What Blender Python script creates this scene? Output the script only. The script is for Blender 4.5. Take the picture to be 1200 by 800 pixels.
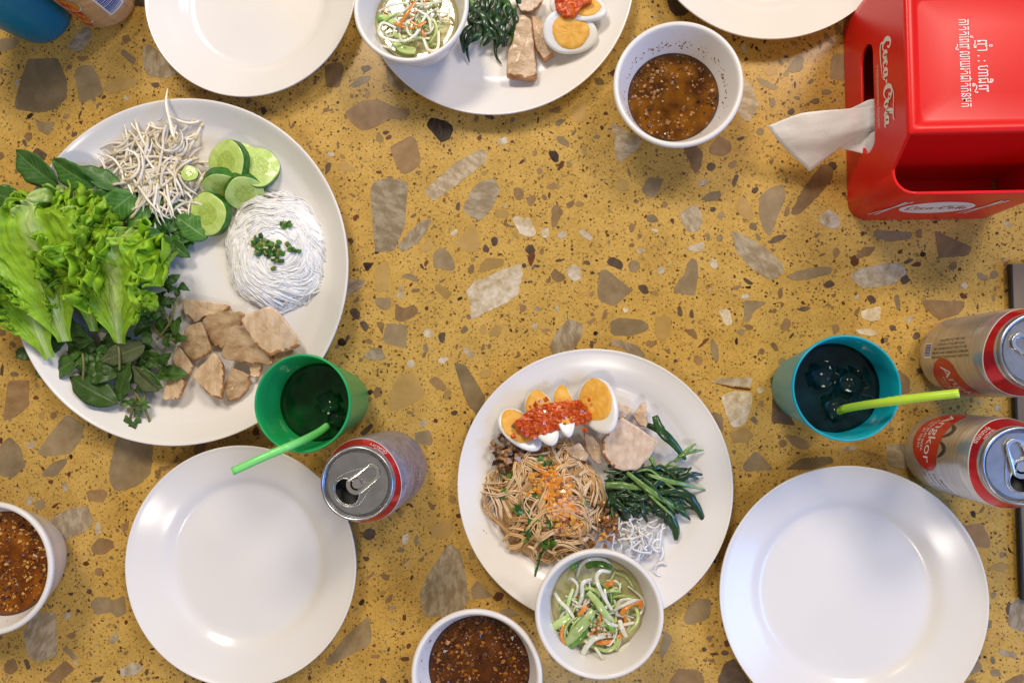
import bpy, bmesh, math, random
from mathutils import Vector, Matrix, noise
for o in list(bpy.data.objects):
    bpy.data.objects.remove(o)
SC = bpy.context.scene
COL = SC.collection
rnd = random.Random(7)

# ------------------------------------------------------------------ camera
CAM_H, FPX = 0.65, 850.0
d_cam = Vector((60 / FPX, -50 / FPX, -1)).normalized()
CAM_R = d_cam.rotation_difference(Vector((0, 0, -1))).to_matrix()
cd = bpy.data.cameras.new('camera')
cd.sensor_width = 36.0
cd.lens = FPX / 1200 * 36
cd.clip_start = 0.01
cd.clip_end = 50
cam = bpy.data.objects.new('camera', cd)
cam.matrix_world = Matrix.Translation((0, 0, CAM_H)) @ CAM_R.to_4x4()
COL.objects.link(cam)
SC.camera = cam

# ------------------------------------------------------------------ light
world = bpy.data.worlds.new('World')
SC.world = world
world.use_nodes = True
bg = world.node_tree.nodes['Background']
bg.inputs[0].default_value = (1.0, 0.91, 0.80, 1)
bg.inputs[1].default_value = 0.24


def area(name, loc, target, sx, sy, power, color):
    ld = bpy.data.lights.new(name, 'AREA')
    ld.shape = 'RECTANGLE'
    ld.size, ld.size_y = sx, sy
    ld.energy = power
    ld.color = color
    o = bpy.data.objects.new(name, ld)
    o.location = loc
    o.rotation_euler = (Vector(target) - Vector(loc)).to_track_quat('-Z', 'Y').to_euler()
    COL.objects.link(o)
    return o


area('ceiling_lamp', (-0.55, 1.55, 1.9), (-0.1, 0.1, 0), 0.60, 0.50, 31, (1.0, 0.91, 0.79))
area('ceiling_lamp', (1.05, 1.40, 1.9), (0.1, 0, 0), 0.60, 0.50, 26, (1.0, 0.91, 0.79))
area('ceiling_lamp', (0.05, -1.30, 2.0), (0, 0, 0), 0.30, 0.30, 9, (1.0, 0.90, 0.78))
area('open_shopfront', (1.78, -0.60, 1.15), (0.2, -0.15, 0), 0.95, 0.70, 24, (0.13, 0.36, 1.0))
SC.view_settings.view_transform = 'Standard'
SC.view_settings.look = 'None'
SC.view_settings.exposure = 0.05
SC.view_settings.gamma = 1.0
SC.render.film_transparent = False
SC.cycles.max_bounces = 8


# ------------------------------------------------------------------ helpers
def W(px, py, z=0.0):
    """the point at height z that the photograph shows at px, py"""
    d = CAM_R @ Vector(((px - 600) / FPX, -(py - 400) / FPX, -1))
    t = (z - CAM_H) / d.z
    return Vector((d.x * t, d.y * t, z))


def rad(px, py, r, z):
    return ((W(px + r, py, z) - W(px - r, py, z)).length + (W(px, py + r, z) - W(px, py - r, z)).length) / 4


def lin(h):
    h = h.lstrip('#')
    out = []
    for i in (0, 2, 4):
        c = int(h[i:i + 2], 16) / 255
        out.append(c / 12.92 if c <= 0.04045 else ((c + 0.055) / 1.055) ** 2.4)
    return tuple(out) + (1.0,)


def fit(c):
    return lin(c) if isinstance(c, str) else (tuple(c) + (1.0,))[:4]


MATS = {}


def M(name, col, col2=None, rough=0.5, scale=150.0, bump=0.0, bscale=300.0, metal=0.0, sss=0.0, sssr=(0.004, 0.003, 0.002),
      trans=0.0, ior=1.45, coat=0.0, spec=0.5, detail=3.0, ramp=(0.35, 0.65), stretch=None, objrand=0.0, aniso=None):
    if name in MATS:
        return MATS[name]
    m = bpy.data.materials.new(name)
    m.use_nodes = True
    nt = m.node_tree
    b = nt.nodes['Principled BSDF']
    tc = nt.nodes.new('ShaderNodeTexCoord')
    src = tc.outputs['Object']
    if stretch:
        mp = nt.nodes.new('ShaderNodeMapping')
        mp.inputs['Scale'].default_value = stretch
        nt.links.new(src, mp.inputs[0])
        src = mp.outputs[0]
    if col2 is not None:
        n = nt.nodes.new('ShaderNodeTexNoise')
        n.inputs['Scale'].default_value = scale
        n.inputs['Detail'].default_value = detail
        nt.links.new(src, n.inputs['Vector'])
        r = nt.nodes.new('ShaderNodeValToRGB')
        r.color_ramp.elements[0].position, r.color_ramp.elements[1].position = ramp
        r.color_ramp.elements[0].color = fit(col)
        r.color_ramp.elements[1].color = fit(col2)
        nt.links.new(n.outputs['Fac'], r.inputs[0])
        cout = r.outputs[0]
    else:
        rgb = nt.nodes.new('ShaderNodeRGB')
        rgb.outputs[0].default_value = fit(col)
        cout = rgb.outputs[0]
    if objrand:
        oi = nt.nodes.new('ShaderNodeObjectInfo')
        hs = nt.nodes.new('ShaderNodeHueSaturation')
        mr = nt.nodes.new('ShaderNodeMapRange')
        mr.inputs['To Min'].default_value = 1 - objrand
        mr.inputs['To Max'].default_value = 1 + objrand
        nt.links.new(oi.outputs['Random'], mr.inputs['Value'])
        nt.links.new(mr.outputs[0], hs.inputs['Value'])
        nt.links.new(cout, hs.inputs['Color'])
        cout = hs.outputs[0]
    nt.links.new(cout, b.inputs['Base Color'])
    b.inputs['Roughness'].default_value = rough
    b.inputs['Metallic'].default_value = metal
    b.inputs['IOR'].default_value = ior
    b.inputs['Transmission Weight'].default_value = trans
    b.inputs['Coat Weight'].default_value = coat
    b.inputs['Coat Roughness'].default_value = 0.08
    b.inputs['Specular IOR Level'].default_value = spec
    if sss:
        b.inputs['Subsurface Weight'].default_value = sss
        b.inputs['Subsurface Radius'].default_value = sssr
        b.inputs['Subsurface Scale'].default_value = 1.0
    if bump:
        n2 = nt.nodes.new('ShaderNodeTexNoise')
        n2.inputs['Scale'].default_value = bscale
        n2.inputs['Detail'].default_value = 4
        nt.links.new(src, n2.inputs['Vector'])
        bp = nt.nodes.new('ShaderNodeBump')
        bp.inputs['Strength'].default_value = bump
        bp.inputs['Distance'].default_value = 0.001
        nt.links.new(n2.outputs['Fac'], bp.inputs['Height'])
        nt.links.new(bp.outputs[0], b.inputs['Normal'])
    MATS[name] = m
    return m


def leaf_material(name, c_edge, c_mid, rough=0.38, translucent=0.25, vein_gap=0.16, vein_w=0.10, mid_w=0.16, objrand=0.2, vein_amt=0.45, bumpy=0.5):
    """UV: u along the leaf, v across it (0.5 = midrib)"""
    if name in MATS:
        return MATS[name]
    m = bpy.data.materials.new(name)
    m.use_nodes = True
    nt = m.node_tree
    b = nt.nodes['Principled BSDF']
    N, L = nt.nodes.new, nt.links.new

    def math_(op, a, c=None, v=None):
        n = N('ShaderNodeMath')
        n.operation = op
        L(a, n.inputs[0])
        if c is not None:
            L(c, n.inputs[1])
        if v is not None:
            n.inputs[1].default_value = v
        return n.outputs[0]
    uv = N('ShaderNodeUVMap')
    sep = N('ShaderNodeSeparateXYZ')
    L(uv.outputs[0], sep.inputs[0])
    av = math_('ABSOLUTE', math_('SUBTRACT', sep.outputs[1], v=0.5))
    # side veins run forward from the midrib
    ph = math_('SUBTRACT', sep.outputs[0], math_('MULTIPLY', av, v=0.55))
    fr = math_('FRACT', math_('DIVIDE', ph, v=vein_gap))
    vein = math_('LESS_THAN', fr, v=vein_w)
    mr = N('ShaderNodeMapRange')
    mr.inputs['From Min'].default_value = 0.0
    mr.inputs['From Max'].default_value = mid_w
    mr.inputs['To Min'].default_value = 1.0
    mr.inputs['To Max'].default_value = 0.0
    L(av, mr.inputs['Value'])
    amt = math_('MAXIMUM', mr.outputs[0], math_('MULTIPLY', vein, v=vein_amt))
    tc = N('ShaderNodeTexCoord')
    nz = N('ShaderNodeTexNoise')
    nz.inputs['Scale'].default_value = 120
    nz.inputs['Detail'].default_value = 4
    L(tc.outputs['Object'], nz.inputs['Vector'])
    hs = N('ShaderNodeHueSaturation')
    hs.inputs['Color'].default_value = fit(c_edge)
    mv = N('ShaderNodeMapRange')
    mv.inputs['To Min'].default_value = 0.6
    mv.inputs['To Max'].default_value = 1.4
    L(nz.outputs['Fac'], mv.inputs['Value'])
    L(mv.outputs[0], hs.inputs['Value'])
    mix = N('ShaderNodeMix')
    mix.data_type = 'RGBA'
    mix.inputs['B'].default_value = fit(c_mid)
    mix.inputs[7].default_value = fit(c_mid)
    L(amt, mix.inputs[0])
    L(hs.outputs[0], mix.inputs[6])
    oi = N('ShaderNodeObjectInfo')
    h2 = N('ShaderNodeHueSaturation')
    m2 = N('ShaderNodeMapRange')
    m2.inputs['To Min'].default_value = 1 - objrand
    m2.inputs['To Max'].default_value = 1 + objrand
    L(oi.outputs['Random'], m2.inputs['Value'])
    L(m2.outputs[0], h2.inputs['Value'])
    L(mix.outputs[2], h2.inputs['Color'])
    L(h2.outputs[0], b.inputs['Base Color'])
    b.inputs['Roughness'].default_value = rough
    bp = N('ShaderNodeBump')
    bp.inputs['Strength'].default_value = bumpy
    bp.inputs['Distance'].default_value = 0.0006
    sm = math_('ADD', math_('MULTIPLY', amt, v=-0.8), nz.outputs['Fac'])
    L(sm, bp.inputs['Height'])
    L(bp.outputs[0], b.inputs['Normal'])
    tr = N('ShaderNodeBsdfTranslucent')
    L(h2.outputs[0], tr.inputs[0])
    ms = N('ShaderNodeMixShader')
    ms.inputs[0].default_value = translucent
    L(b.outputs[0], ms.inputs[1])
    L(tr.outputs[0], ms.inputs[2])
    L(ms.outputs[0], nt.nodes['Material Output'].inputs[0])
    MATS[name] = m
    return m


def tag(o, label=None, cat=None, group=None, kind=None):
    if label:
        o['label'] = label
    if cat:
        o['category'] = cat
    if group:
        o['group'] = group
    if kind:
        o['kind'] = kind
    return o


def thing(name, label, cat, loc, group=None):
    o = bpy.data.objects.new(name, None)
    o.empty_display_size = 0.02
    o.location = loc
    COL.objects.link(o)
    return tag(o, label, cat, group)


def wloc(o):
    p = Vector(o.location)
    while o.parent:
        o = o.parent
        p += Vector(o.location)
    return p


def mk(name, verts, faces, mats, parent=None, smooth=True, matidx=None, uvs=None, origin=None, sub=0):
    """verts are world positions; the object's origin goes to the base of the piece"""
    verts = [Vector(v) for v in verts]
    if origin is None:
        n = len(verts)
        origin = Vector((sum(v.x for v in verts) / n, sum(v.y for v in verts) / n, min(v.z for v in verts)))
    me = bpy.data.meshes.new(name)
    me.from_pydata([v - origin for v in verts], [], faces)
    if not isinstance(mats, (list, tuple)):
        mats = [mats]
    for m in mats:
        me.materials.append(m)
    if matidx:
        me.polygons.foreach_set('material_index', matidx)
    if uvs:
        ul = me.uv_layers.new(name='UVMap')
        for p in me.polygons:
            for li in p.loop_indices:
                ul.data[li].uv = uvs[me.loops[li].vertex_index]
    me.polygons.foreach_set('use_smooth', [smooth] * len(me.polygons))
    me.update()
    o = bpy.data.objects.new(name, me)
    COL.objects.link(o)
    if parent is not None:
        o.parent = parent
        o.location = origin - wloc(parent)
    else:
        o.location = origin
    if sub:
        s = o.modifiers.new('subdivision', 'SUBSURF')
        s.levels = s.render_levels = sub
    return o


def lathe(profile, centre, seg=72, close=False):
    """profile: (r, z) from the axis outwards and back to the axis"""
    vs, fs = [], []
    rows = []
    for r, z in profile:
        if r < 1e-7:
            rows.append([len(vs)])
            vs.append(Vector((centre[0], centre[1], centre[2] + z)))
        else:
            row = []
            for k in range(seg):
                a = 2 * math.pi * k / seg
                row.append(len(vs))
                vs.append(Vector((centre[0] + r * math.cos(a), centre[1] + r * math.sin(a), centre[2] + z)))
            rows.append(row)
    for A, B in zip(rows[:-1], rows[1:]):
        for k in range(seg):
            k2 = (k + 1) % seg
            if len(A) == 1 and len(B) == 1:
                continue
            if len(A) == 1:
                fs.append((A[0], B[k], B[k2]))
            elif len(B) == 1:
                fs.append((A[k], B[0], A[k2]))
            else:
                fs.append((A[k], B[k], B[k2], A[k2]))
    return vs, fs


def spline(pts, n):
    """Catmull-Rom through tuples"""
    pts = [tuple(p) for p in pts]
    P = [tuple(2 * a - b for a, b in zip(pts[0], pts[1]))] + pts + [tuple(2 * a - b for a, b in zip(pts[-1], pts[-2]))]
    segs = len(pts) - 1
    out = []
    for i in range(n + 1):
        t = i / n * segs
        k = min(int(t), segs - 1)
        f = t - k
        p0, p1, p2, p3 = P[k:k + 4]
        out.append(tuple(0.5 * (2 * b + (c - a) * f + (2 * a - 5 * b + 4 * c - d) * f * f + (3 * b - a - 3 * c + d) * f ** 3)
                         for a, b, c, d in zip(p0, p1, p2, p3)))
    return out


def tube(path, radii, n=6, flat=1.0, vs=None, fs=None):
    """a closed tube along path (world points); flat < 1 squashes it vertically"""
    vs = [] if vs is None else vs
    fs = [] if fs is None else fs
    path = [Vector(p) for p in path]
    if not isinstance(radii, (list, tuple)):
        radii = [radii] * len(path)
    rows = []
    for i, p in enumerate(path):
        t = (path[min(i + 1, len(path) - 1)] - path[max(i - 1, 0)])
        if t.length < 1e-9:
            t = Vector((1, 0, 0))
        t.normalize()
        side = t.cross(Vector((0, 0, 1)))
        if side.length < 1e-3:
            side = t.cross(Vector((0, 1, 0)))
        side.normalize()
        up = side.cross(t)
        row = []
        for k in range(n):
            a = 2 * math.pi * k / n
            row.append(len(vs))
            vs.append(p + side * (radii[i] * math.cos(a)) + up * (radii[i] * flat * math.sin(a)))
        rows.append(row)
    for A, B in zip(rows[:-1], rows[1:]):
        for k in range(n):
            k2 = (k + 1) % n
            fs.append((A[k], A[k2], B[k2], B[k]))
    fs.append(tuple(reversed(rows[0])))
    fs.append(tuple(rows[-1]))
    return vs, fs


def wob(x, y, z, s=1.0):
    return noise.noise(Vector((x, y, z)) * s)


def slab(name, poly, z, th, mats, parent=None, dome=0.15, jag=0.04, tilt=(0, 0), rough_z=0.0006, seed=0, edge=None, n_out=48, curl=0.0, curl_dir=0.0, smooth=2):
    """a meat slice: px outline (star-shaped) at height z, thickness th, rounded edges, uneven faces; edge(k,n)->bool picks the rind"""
    pts = [W(x, y, z + th) for x, y in poly]
    n = len(pts)
    # resample the closed outline with slightly rounded corners
    P = []
    per = [(pts[(i + 1) % n] - pts[i]).length for i in range(n)]
    tot = sum(per)
    for i in range(n):
        a, b = pts[i], pts[(i + 1) % n]
        k = max(2, int(round(n_out * per[i] / tot)))
        for j in range(k):
            P.append(a.lerp(b, j / k))
    m = len(P)
    for _ in range(smooth):
        P = [(P[i - 1] + P[i] * 2 + P[(i + 1) % m]) / 4 for i in range(m)]
    c = sum(P, Vector()) / m
    R = max((p - c).length for p in P)
    P = [c + (p - c) * (1 + jag * wob(p.x, p.y, seed, 200) + jag * 0.5 * wob(p.x, p.y, seed + 7, 600)) for p in P]
    rings = [(1.0, -th), (1.01, -th * 0.5), (0.995, -th * 0.14), (0.97, 0), (0.88, 0), (0.6, 0), (0.4, 0), (0.2, 0)]
    vs, fs, mi = [], [], []
    for s, dz in rings:
        for p in P:
            q = c + (p - c) * s
            zz = dz + th * dome * (1 - s * s)
            if dz > -th * 0.3:
                zz += rough_z * wob(q.x, q.y, seed + 9, 170) + rough_z * 0.5 * wob(q.x, q.y, seed + 3, 500)
            zz += tilt[0] * (q.x - c.x) + tilt[1] * (q.y - c.y)
            zz += curl * (((q.x - c.x) * math.cos(curl_dir) + (q.y - c.y) * math.sin(curl_dir)) / R) ** 2
            vs.append(Vector((q.x, q.y, c.z + zz)))
    for r in range(len(rings) - 1):
        for k in range(m):
            k2 = (k + 1) % m
            fs.append((r * m + k, r * m + k2, (r + 1) * m + k2, (r + 1) * m + k))
            mi.append(1 if (r < 4 and (edge is None or edge(k / m)) and (r < 3 or wob(P[k].x, P[k].y, seed + 2, 300) > -0.15)) else 0)
    L = len(rings) - 1
    vs.append(Vector((c.x, c.y, c.z + th * dome)))
    for k in range(m):
        fs.append((L * m + k, L * m + (k + 1) % m, len(vs) - 1))
        mi.append(0)
    fs.append(tuple(reversed(range(m))))
    mi.append(0)
    return mk(name, vs, fs, mats, parent, True, mi)


def blade(name, base, tip, width, mats, z0, z1, arch=0.006, fold=0.2, roll=0.0, curl=0.0, wavy=0.0, parent=None, nu=16, nv=8, shape=0.75, seed=0, th=0.0):
    """a leaf from px base to px tip; width in px"""
    B, T = W(base[0], base[1], z0), W(tip[0], tip[1], z1)
    d = T - B
    L = d.length
    d.normalize()
    s = d.cross(Vector((0, 0, 1)))
    s.normalize()
    up = s.cross(d)
    s, up = s * math.cos(roll) + up * math.sin(roll), up * math.cos(roll) - s * math.sin(roll)
    w = width * L / max(1e-6, math.hypot(tip[0] - base[0], tip[1] - base[1])) * 0.5
    vs, fs, uv = [], [], []
    for i in range(nu + 1):
        t = i / nu
        hw = w * (max(0.0, math.sin(math.pi * t ** shape)) ** 0.8 + 0.03 * (1 - t))
        if i == nu:
            hw = w * 0.015
        for j in range(nv + 1):
            v = j / nv * 2 - 1
            p = B + d * (L * t) + s * (hw * v)
            h = fold * abs(v) * hw + arch * 4 * t * (1 - t) - curl * v * v * hw
            h += wavy * w * abs(v) * math.sin(t * 19 + seed * 2.1 + (1.5 if v > 0 else 0)) + 0.06 * w * wob(t * 3, v * 2, seed, 1.0)
            vs.append(p + up * h)
            uv.append((t, v * 0.5 + 0.5))
    k = nv + 1
    for i in range(nu):
        for j in range(nv):
            fs.append((i * k + j, i * k + j + 1, (i + 1) * k + j + 1, (i + 1) * k + j))
    o = mk(name, vs, fs, mats, parent, True, None, uv)
    sd = o.modifiers.new('thickness', 'SOLIDIFY')
    sd.thickness = 0.0004
    return o


def zone(x, y, cx, cy, sx, sy):
    v = 'upper ' if y < cy - sy else ('lower ' if y > cy + sy else 'middle ')
    h = 'left' if x < cx - sx else ('right' if x > cx + sx else '')
    if not h:
        return 'centre' if v == 'middle ' else v + 'middle'
    return v + h


def text2d(s, size=1.0, space=1.0):
    cu = bpy.data.curves.new('t', 'FONT')
    cu.body = s
    cu.size = size
    cu.space_character = space
    cu.align_x = 'CENTER'
    cu.align_y = 'CENTER'
    cu.resolution_u = 3
    ob = bpy.data.objects.new('t', cu)
    COL.objects.link(ob)
    dg = bpy.context.evaluated_depsgraph_get()
    me = bpy.data.meshes.new_from_object(ob.evaluated_get(dg))
    vs = [(v.co.x, v.co.y) for v in me.vertices]
    fs = [tuple(p.vertices) for p in me.polygons]
    bpy.data.objects.remove(ob)
    bpy.data.curves.remove(cu)
    bpy.data.meshes.remove(me)
    return vs, fs


def stroke2d(pts, n=24, vs=None, fs=None):
    """pts: (x, y, width); a ribbon of changing width"""
    vs = [] if vs is None else vs
    fs = [] if fs is None else fs
    q = spline(pts, n)
    b = len(vs)
    for i, (x, y, w) in enumerate(q):
        x0, y0, _ = q[max(i - 1, 0)]
        x1, y1, _ = q[min(i + 1, n)]
        dx, dy = x1 - x0, y1 - y0
        l = math.hypot(dx, dy) or 1
        vs.append((x - dy / l * w / 2, y + dx / l * w / 2))
        vs.append((x + dy / l * w / 2, y - dx / l * w / 2))
    for i in range(n):
        fs.append((b + 2 * i, b + 2 * i + 1, b + 2 * i + 3, b + 2 * i + 2))
    return vs, fs


def poly2d(outers, holes=(), n=1):
    """fill 2D outlines with holes; returns verts and faces"""
    cu = bpy.data.curves.new('f', 'CURVE')
    cu.dimensions = '2D'
    cu.fill_mode = 'BOTH'
    for loop in list(outers) + list(holes):
        sp = cu.splines.new('POLY')
        sp.points.add(len(loop) - 1)
        for p, (x, y) in zip(sp.points, loop):
            p.co = (x, y, 0, 1)
        sp.use_cyclic_u = True
    ob = bpy.data.objects.new('f', cu)
    COL.objects.link(ob)
    dg = bpy.context.evaluated_depsgraph_get()
    me = bpy.data.meshes.new_from_object(ob.evaluated_get(dg))
    vs = [(v.co.x, v.co.y) for v in me.vertices]
    fs = [tuple(p.vertices) for p in me.polygons]
    bpy.data.objects.remove(ob)
    bpy.data.curves.remove(cu)
    bpy.data.meshes.remove(me)
    return vs, fs


def ell(cx, cy, a, b, n=40, rot=0.0, pw=1.0):
    out = []
    for k in range(n):
        t = 2 * math.pi * k / n
        x, y = a * math.cos(t), b * math.sin(t)
        out.append((cx + x * math.cos(rot) - y * math.sin(rot), cy + x * math.sin(rot) + y * math.cos(rot)))
    return out


def bits(name, places, mats, parent=None, kind='stuff'):
    """many small irregular crumbs in one mesh; places: (Vector, size, matindex)"""
    vs, fs, mi = [], [], []
    base = [(1, 0, 0), (-1, 0, 0), (0, 1, 0), (0, -1, 0), (0, 0, 1), (0, 0, -1)]
    tri = [(0, 2, 4), (2, 1, 4), (1, 3, 4), (3, 0, 4), (2, 0, 5), (1, 2, 5), (3, 1, 5), (0, 3, 5)]
    for p, s, k in places:
        b = len(vs)
        R = Matrix.Rotation(rnd.uniform(0, 6.28), 3, Vector((rnd.gauss(0, 1), rnd.gauss(0, 1), rnd.gauss(0, 1))).normalized())
        for q in base:
            v = R @ Vector((q[0] * rnd.uniform(.5, 1.2), q[1] * rnd.uniform(.5, 1.2), q[2] * rnd.uniform(.5, 1.0)))
            vs.append(p + v * (s * 1.15))
        for t in tri:
            fs.append(tuple(b + i for i in t))
            mi.append(k)
    o = mk(name, vs, fs, mats, parent, False, mi)
    if kind:
        o['kind'] = kind
    return o

# ------------------------------------------------------------------ the terrazzo table
def terrazzo_material():
    m = bpy.data.materials.new('terrazzo_binder')
    m.use_nodes = True
    nt = m.node_tree
    N, L = nt.nodes.new, nt.links.new
    b = nt.nodes['Principled BSDF']
    tc = N('ShaderNodeTexCoord')

    def ramp(src, stops):
        r = N('ShaderNodeValToRGB')
        e = r.color_ramp.elements
        while len(e) < len(stops):
            e.new(0.5)
        for k, (p, c) in enumerate(stops):
            e[k].position = p
            e[k].color = fit(c)
        L(src, r.inputs[0])
        return r.outputs[0]

    def mixc(f, a, c, mode='MIX'):
        x = N('ShaderNodeMix')
        x.data_type = 'RGBA'
        x.blend_type = mode
        if hasattr(f, 'links') or not isinstance(f, float):
            L(f, x.inputs[0])
        else:
            x.inputs[0].default_value = f
        L(a, x.inputs[6])
        L(c, x.inputs[7])
        return x.outputs[2]
    n1 = N('ShaderNodeTexNoise')
    n1.inputs['Scale'].default_value = 30
    n1.inputs['Detail'].default_value = 5
    n1.inputs['Roughness'].default_value = 0.7
    L(tc.outputs['Object'], n1.inputs['Vector'])
    base = ramp(n1.outputs['Fac'], [(0.3, (0.42, 0.252, 0.058)), (0.5, (0.52, 0.318, 0.076)), (0.72, (0.60, 0.375, 0.098))])
    n2 = N('ShaderNodeTexNoise')
    n2.inputs['Scale'].default_value = 420
    n2.inputs['Detail'].default_value = 3
    L(tc.outputs['Object'], n2.inputs['Vector'])
    grain = ramp(n2.outputs['Fac'], [(0.30, (0.84, 0.80, 0.70)), (0.5, (1, 1, 1)), (0.75, (1.12, 1.10, 1.08))])
    col = mixc(1.0, base, grain, 'MULTIPLY')
    for scale, thr, cols in ((300, 0.24, [(0.0, (0.16, 0.075, 0.015)), (0.5, (0.28, 0.15, 0.03)), (0.8, (0.07, 0.03, 0.012)), (1.0, (0.40, 0.27, 0.10))]),
                             (620, 0.27, [(0.0, (0.20, 0.095, 0.02)), (0.6, (0.32, 0.18, 0.04)), (1.0, (0.12, 0.05, 0.015))])):
        v = N('ShaderNodeTexVoronoi')
        v.inputs['Scale'].default_value = scale
        dis = N('ShaderNodeTexNoise')
        dis.inputs['Scale'].default_value = scale * 1.3
        L(tc.outputs['Object'], dis.inputs['Vector'])
        ad = N('ShaderNodeVectorMath')
        ad.operation = 'MULTIPLY_ADD'
        ad.inputs[1].default_value = (0.9 / scale,) * 3
        L(dis.outputs['Color'], ad.inputs[0])
        L(tc.outputs['Object'], ad.inputs[2])
        L(ad.outputs[0], v.inputs['Vector'])
        sep = N('ShaderNodeSeparateColor')
        L(v.outputs['Color'], sep.inputs[0])
        # speck size differs from cell to cell, most cells have none
        mr = N('ShaderNodeMapRange')
        mr.inputs['From Min'].default_value = 0.60
        mr.inputs['From Max'].default_value = 1.0
        mr.inputs['To Min'].default_value = 0.0
        mr.inputs['To Max'].default_value = thr * 1.9
        L(sep.outputs[0], mr.inputs['Value'])
        lt = N('ShaderNodeMath')
        lt.operation = 'LESS_THAN'
        L(v.outputs['Distance'], lt.inputs[0])
        L(mr.outputs[0], lt.inputs[1])
        col = mixc(lt.outputs[0], col, ramp(sep.outputs[1], cols))
    L(col, b.inputs['Base Color'])
    b.inputs['Roughness'].default_value = 0.22
    b.inputs['Specular IOR Level'].default_value = 0.22
    MATS['terrazzo'] = m
    return m


def chip_material(name, stops, scale, band=0.0, rough=0.28, rand=0.22):
    m = bpy.data.materials.new(name)
    m.use_nodes = True
    nt = m.node_tree
    N, L = nt.nodes.new, nt.links.new
    b = nt.nodes['Principled BSDF']
    tc = N('ShaderNodeTexCoord')
    oi = N('ShaderNodeObjectInfo')
    off = N('ShaderNodeVectorMath')
    off.operation = 'ADD'
    sc = N('ShaderNodeVectorMath')
    sc.operation = 'SCALE'
    sc.inputs[0].default_value = (3.1, 5.7, 1.3)
    L(oi.outputs['Random'], sc.inputs['Scale'])
    L(tc.outputs['Object'], off.inputs[0])
    L(sc.outputs[0], off.inputs[1])
    rot = N('ShaderNodeVectorRotate')
    rot.rotation_type = 'Z_AXIS'
    an = N('ShaderNodeMath')
    an.operation = 'MULTIPLY'
    an.inputs[1].default_value = 37.0
    L(oi.outputs['Random'], an.inputs[0])
    L(off.outputs[0], rot.inputs['Vector'])
    L(an.outputs[0], rot.inputs['Angle'])
    n = N('ShaderNodeTexNoise')
    n.inputs['Scale'].default_value = scale * 1.4
    n.inputs['Detail'].default_value = 9
    n.inputs['Roughness'].default_value = 0.62
    n.inputs['Distortion'].default_value = 0.15
    mp = N('ShaderNodeMapping')
    mp.inputs['Scale'].default_value = (1 + band * 4, 1.0, 1.0)
    L(rot.outputs[0], mp.inputs[0])
    L(mp.outputs[0], n.inputs['Vector'])
    r = N('ShaderNodeValToRGB')
    e = r.color_ramp.elements
    while len(e) < len(stops):
        e.new(0.5)
    for k, (p, c) in enumerate(stops):
        e[k].position = p
        e[k].color = fit(c)
    L(n.outputs['Fac'], r.inputs[0])
    hs = N('ShaderNodeHueSaturation')
    mr = N('ShaderNodeMapRange')
    mr.inputs['To Min'].default_value = 1 - rand
    mr.inputs['To Max'].default_value = 1 + rand
    L(oi.outputs['Random'], mr.inputs['Value'])
    L(mr.outputs[0], hs.inputs['Value'])
    L(r.outputs[0], hs.inputs['Color'])
    L(hs.outputs[0], b.inputs['Base Color'])
    b.inputs['Roughness'].default_value = rough
    b.inputs['Specular IOR Level'].default_value = 0.22
    return m


CHIPM = {
    'g': chip_material('chip_taupe', [(0.25, (0.175, 0.120, 0.058)), (0.5, (0.245, 0.172, 0.088)), (0.8, (0.34, 0.25, 0.14))], 45),
    'b': chip_material('chip_tan_brown', [(0.25, (0.20, 0.115, 0.045)), (0.55, (0.28, 0.165, 0.07)), (0.8, (0.34, 0.22, 0.10))], 60, 0.15),
    'o': chip_material('chip_olive_tan', [(0.25, (0.33, 0.20, 0.06)), (0.55, (0.39, 0.24, 0.075)), (0.8, (0.44, 0.29, 0.10))], 50),
    'l': chip_material('chip_banded_pale', [(0.30, (0.24, 0.17, 0.092)), (0.47, (0.31, 0.23, 0.135)), (0.60, (0.45, 0.36, 0.235)), (0.72, (0.30, 0.225, 0.135))], 55, 0.30),
    'w': chip_material('chip_white', [(0.28, (0.32, 0.22, 0.10)), (0.45, (0.46, 0.36, 0.22)), (0.68, (0.66, 0.57, 0.45))], 95),
    'd': chip_material('chip_dark_brown', [(0.3, (0.075, 0.045, 0.028)), (0.7, (0.15, 0.10, 0.06))], 90),
    'k': chip_material('chip_black_brown', [(0.35, (0.018, 0.012, 0.010)), (0.6, (0.06, 0.035, 0.02)), (0.75, (0.13, 0.075, 0.04))], 70, 0.6),
    'r': chip_material('chip_red_brown', [(0.3, (0.10, 0.035, 0.014)), (0.7, (0.17, 0.065, 0.025))], 90),
}
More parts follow.
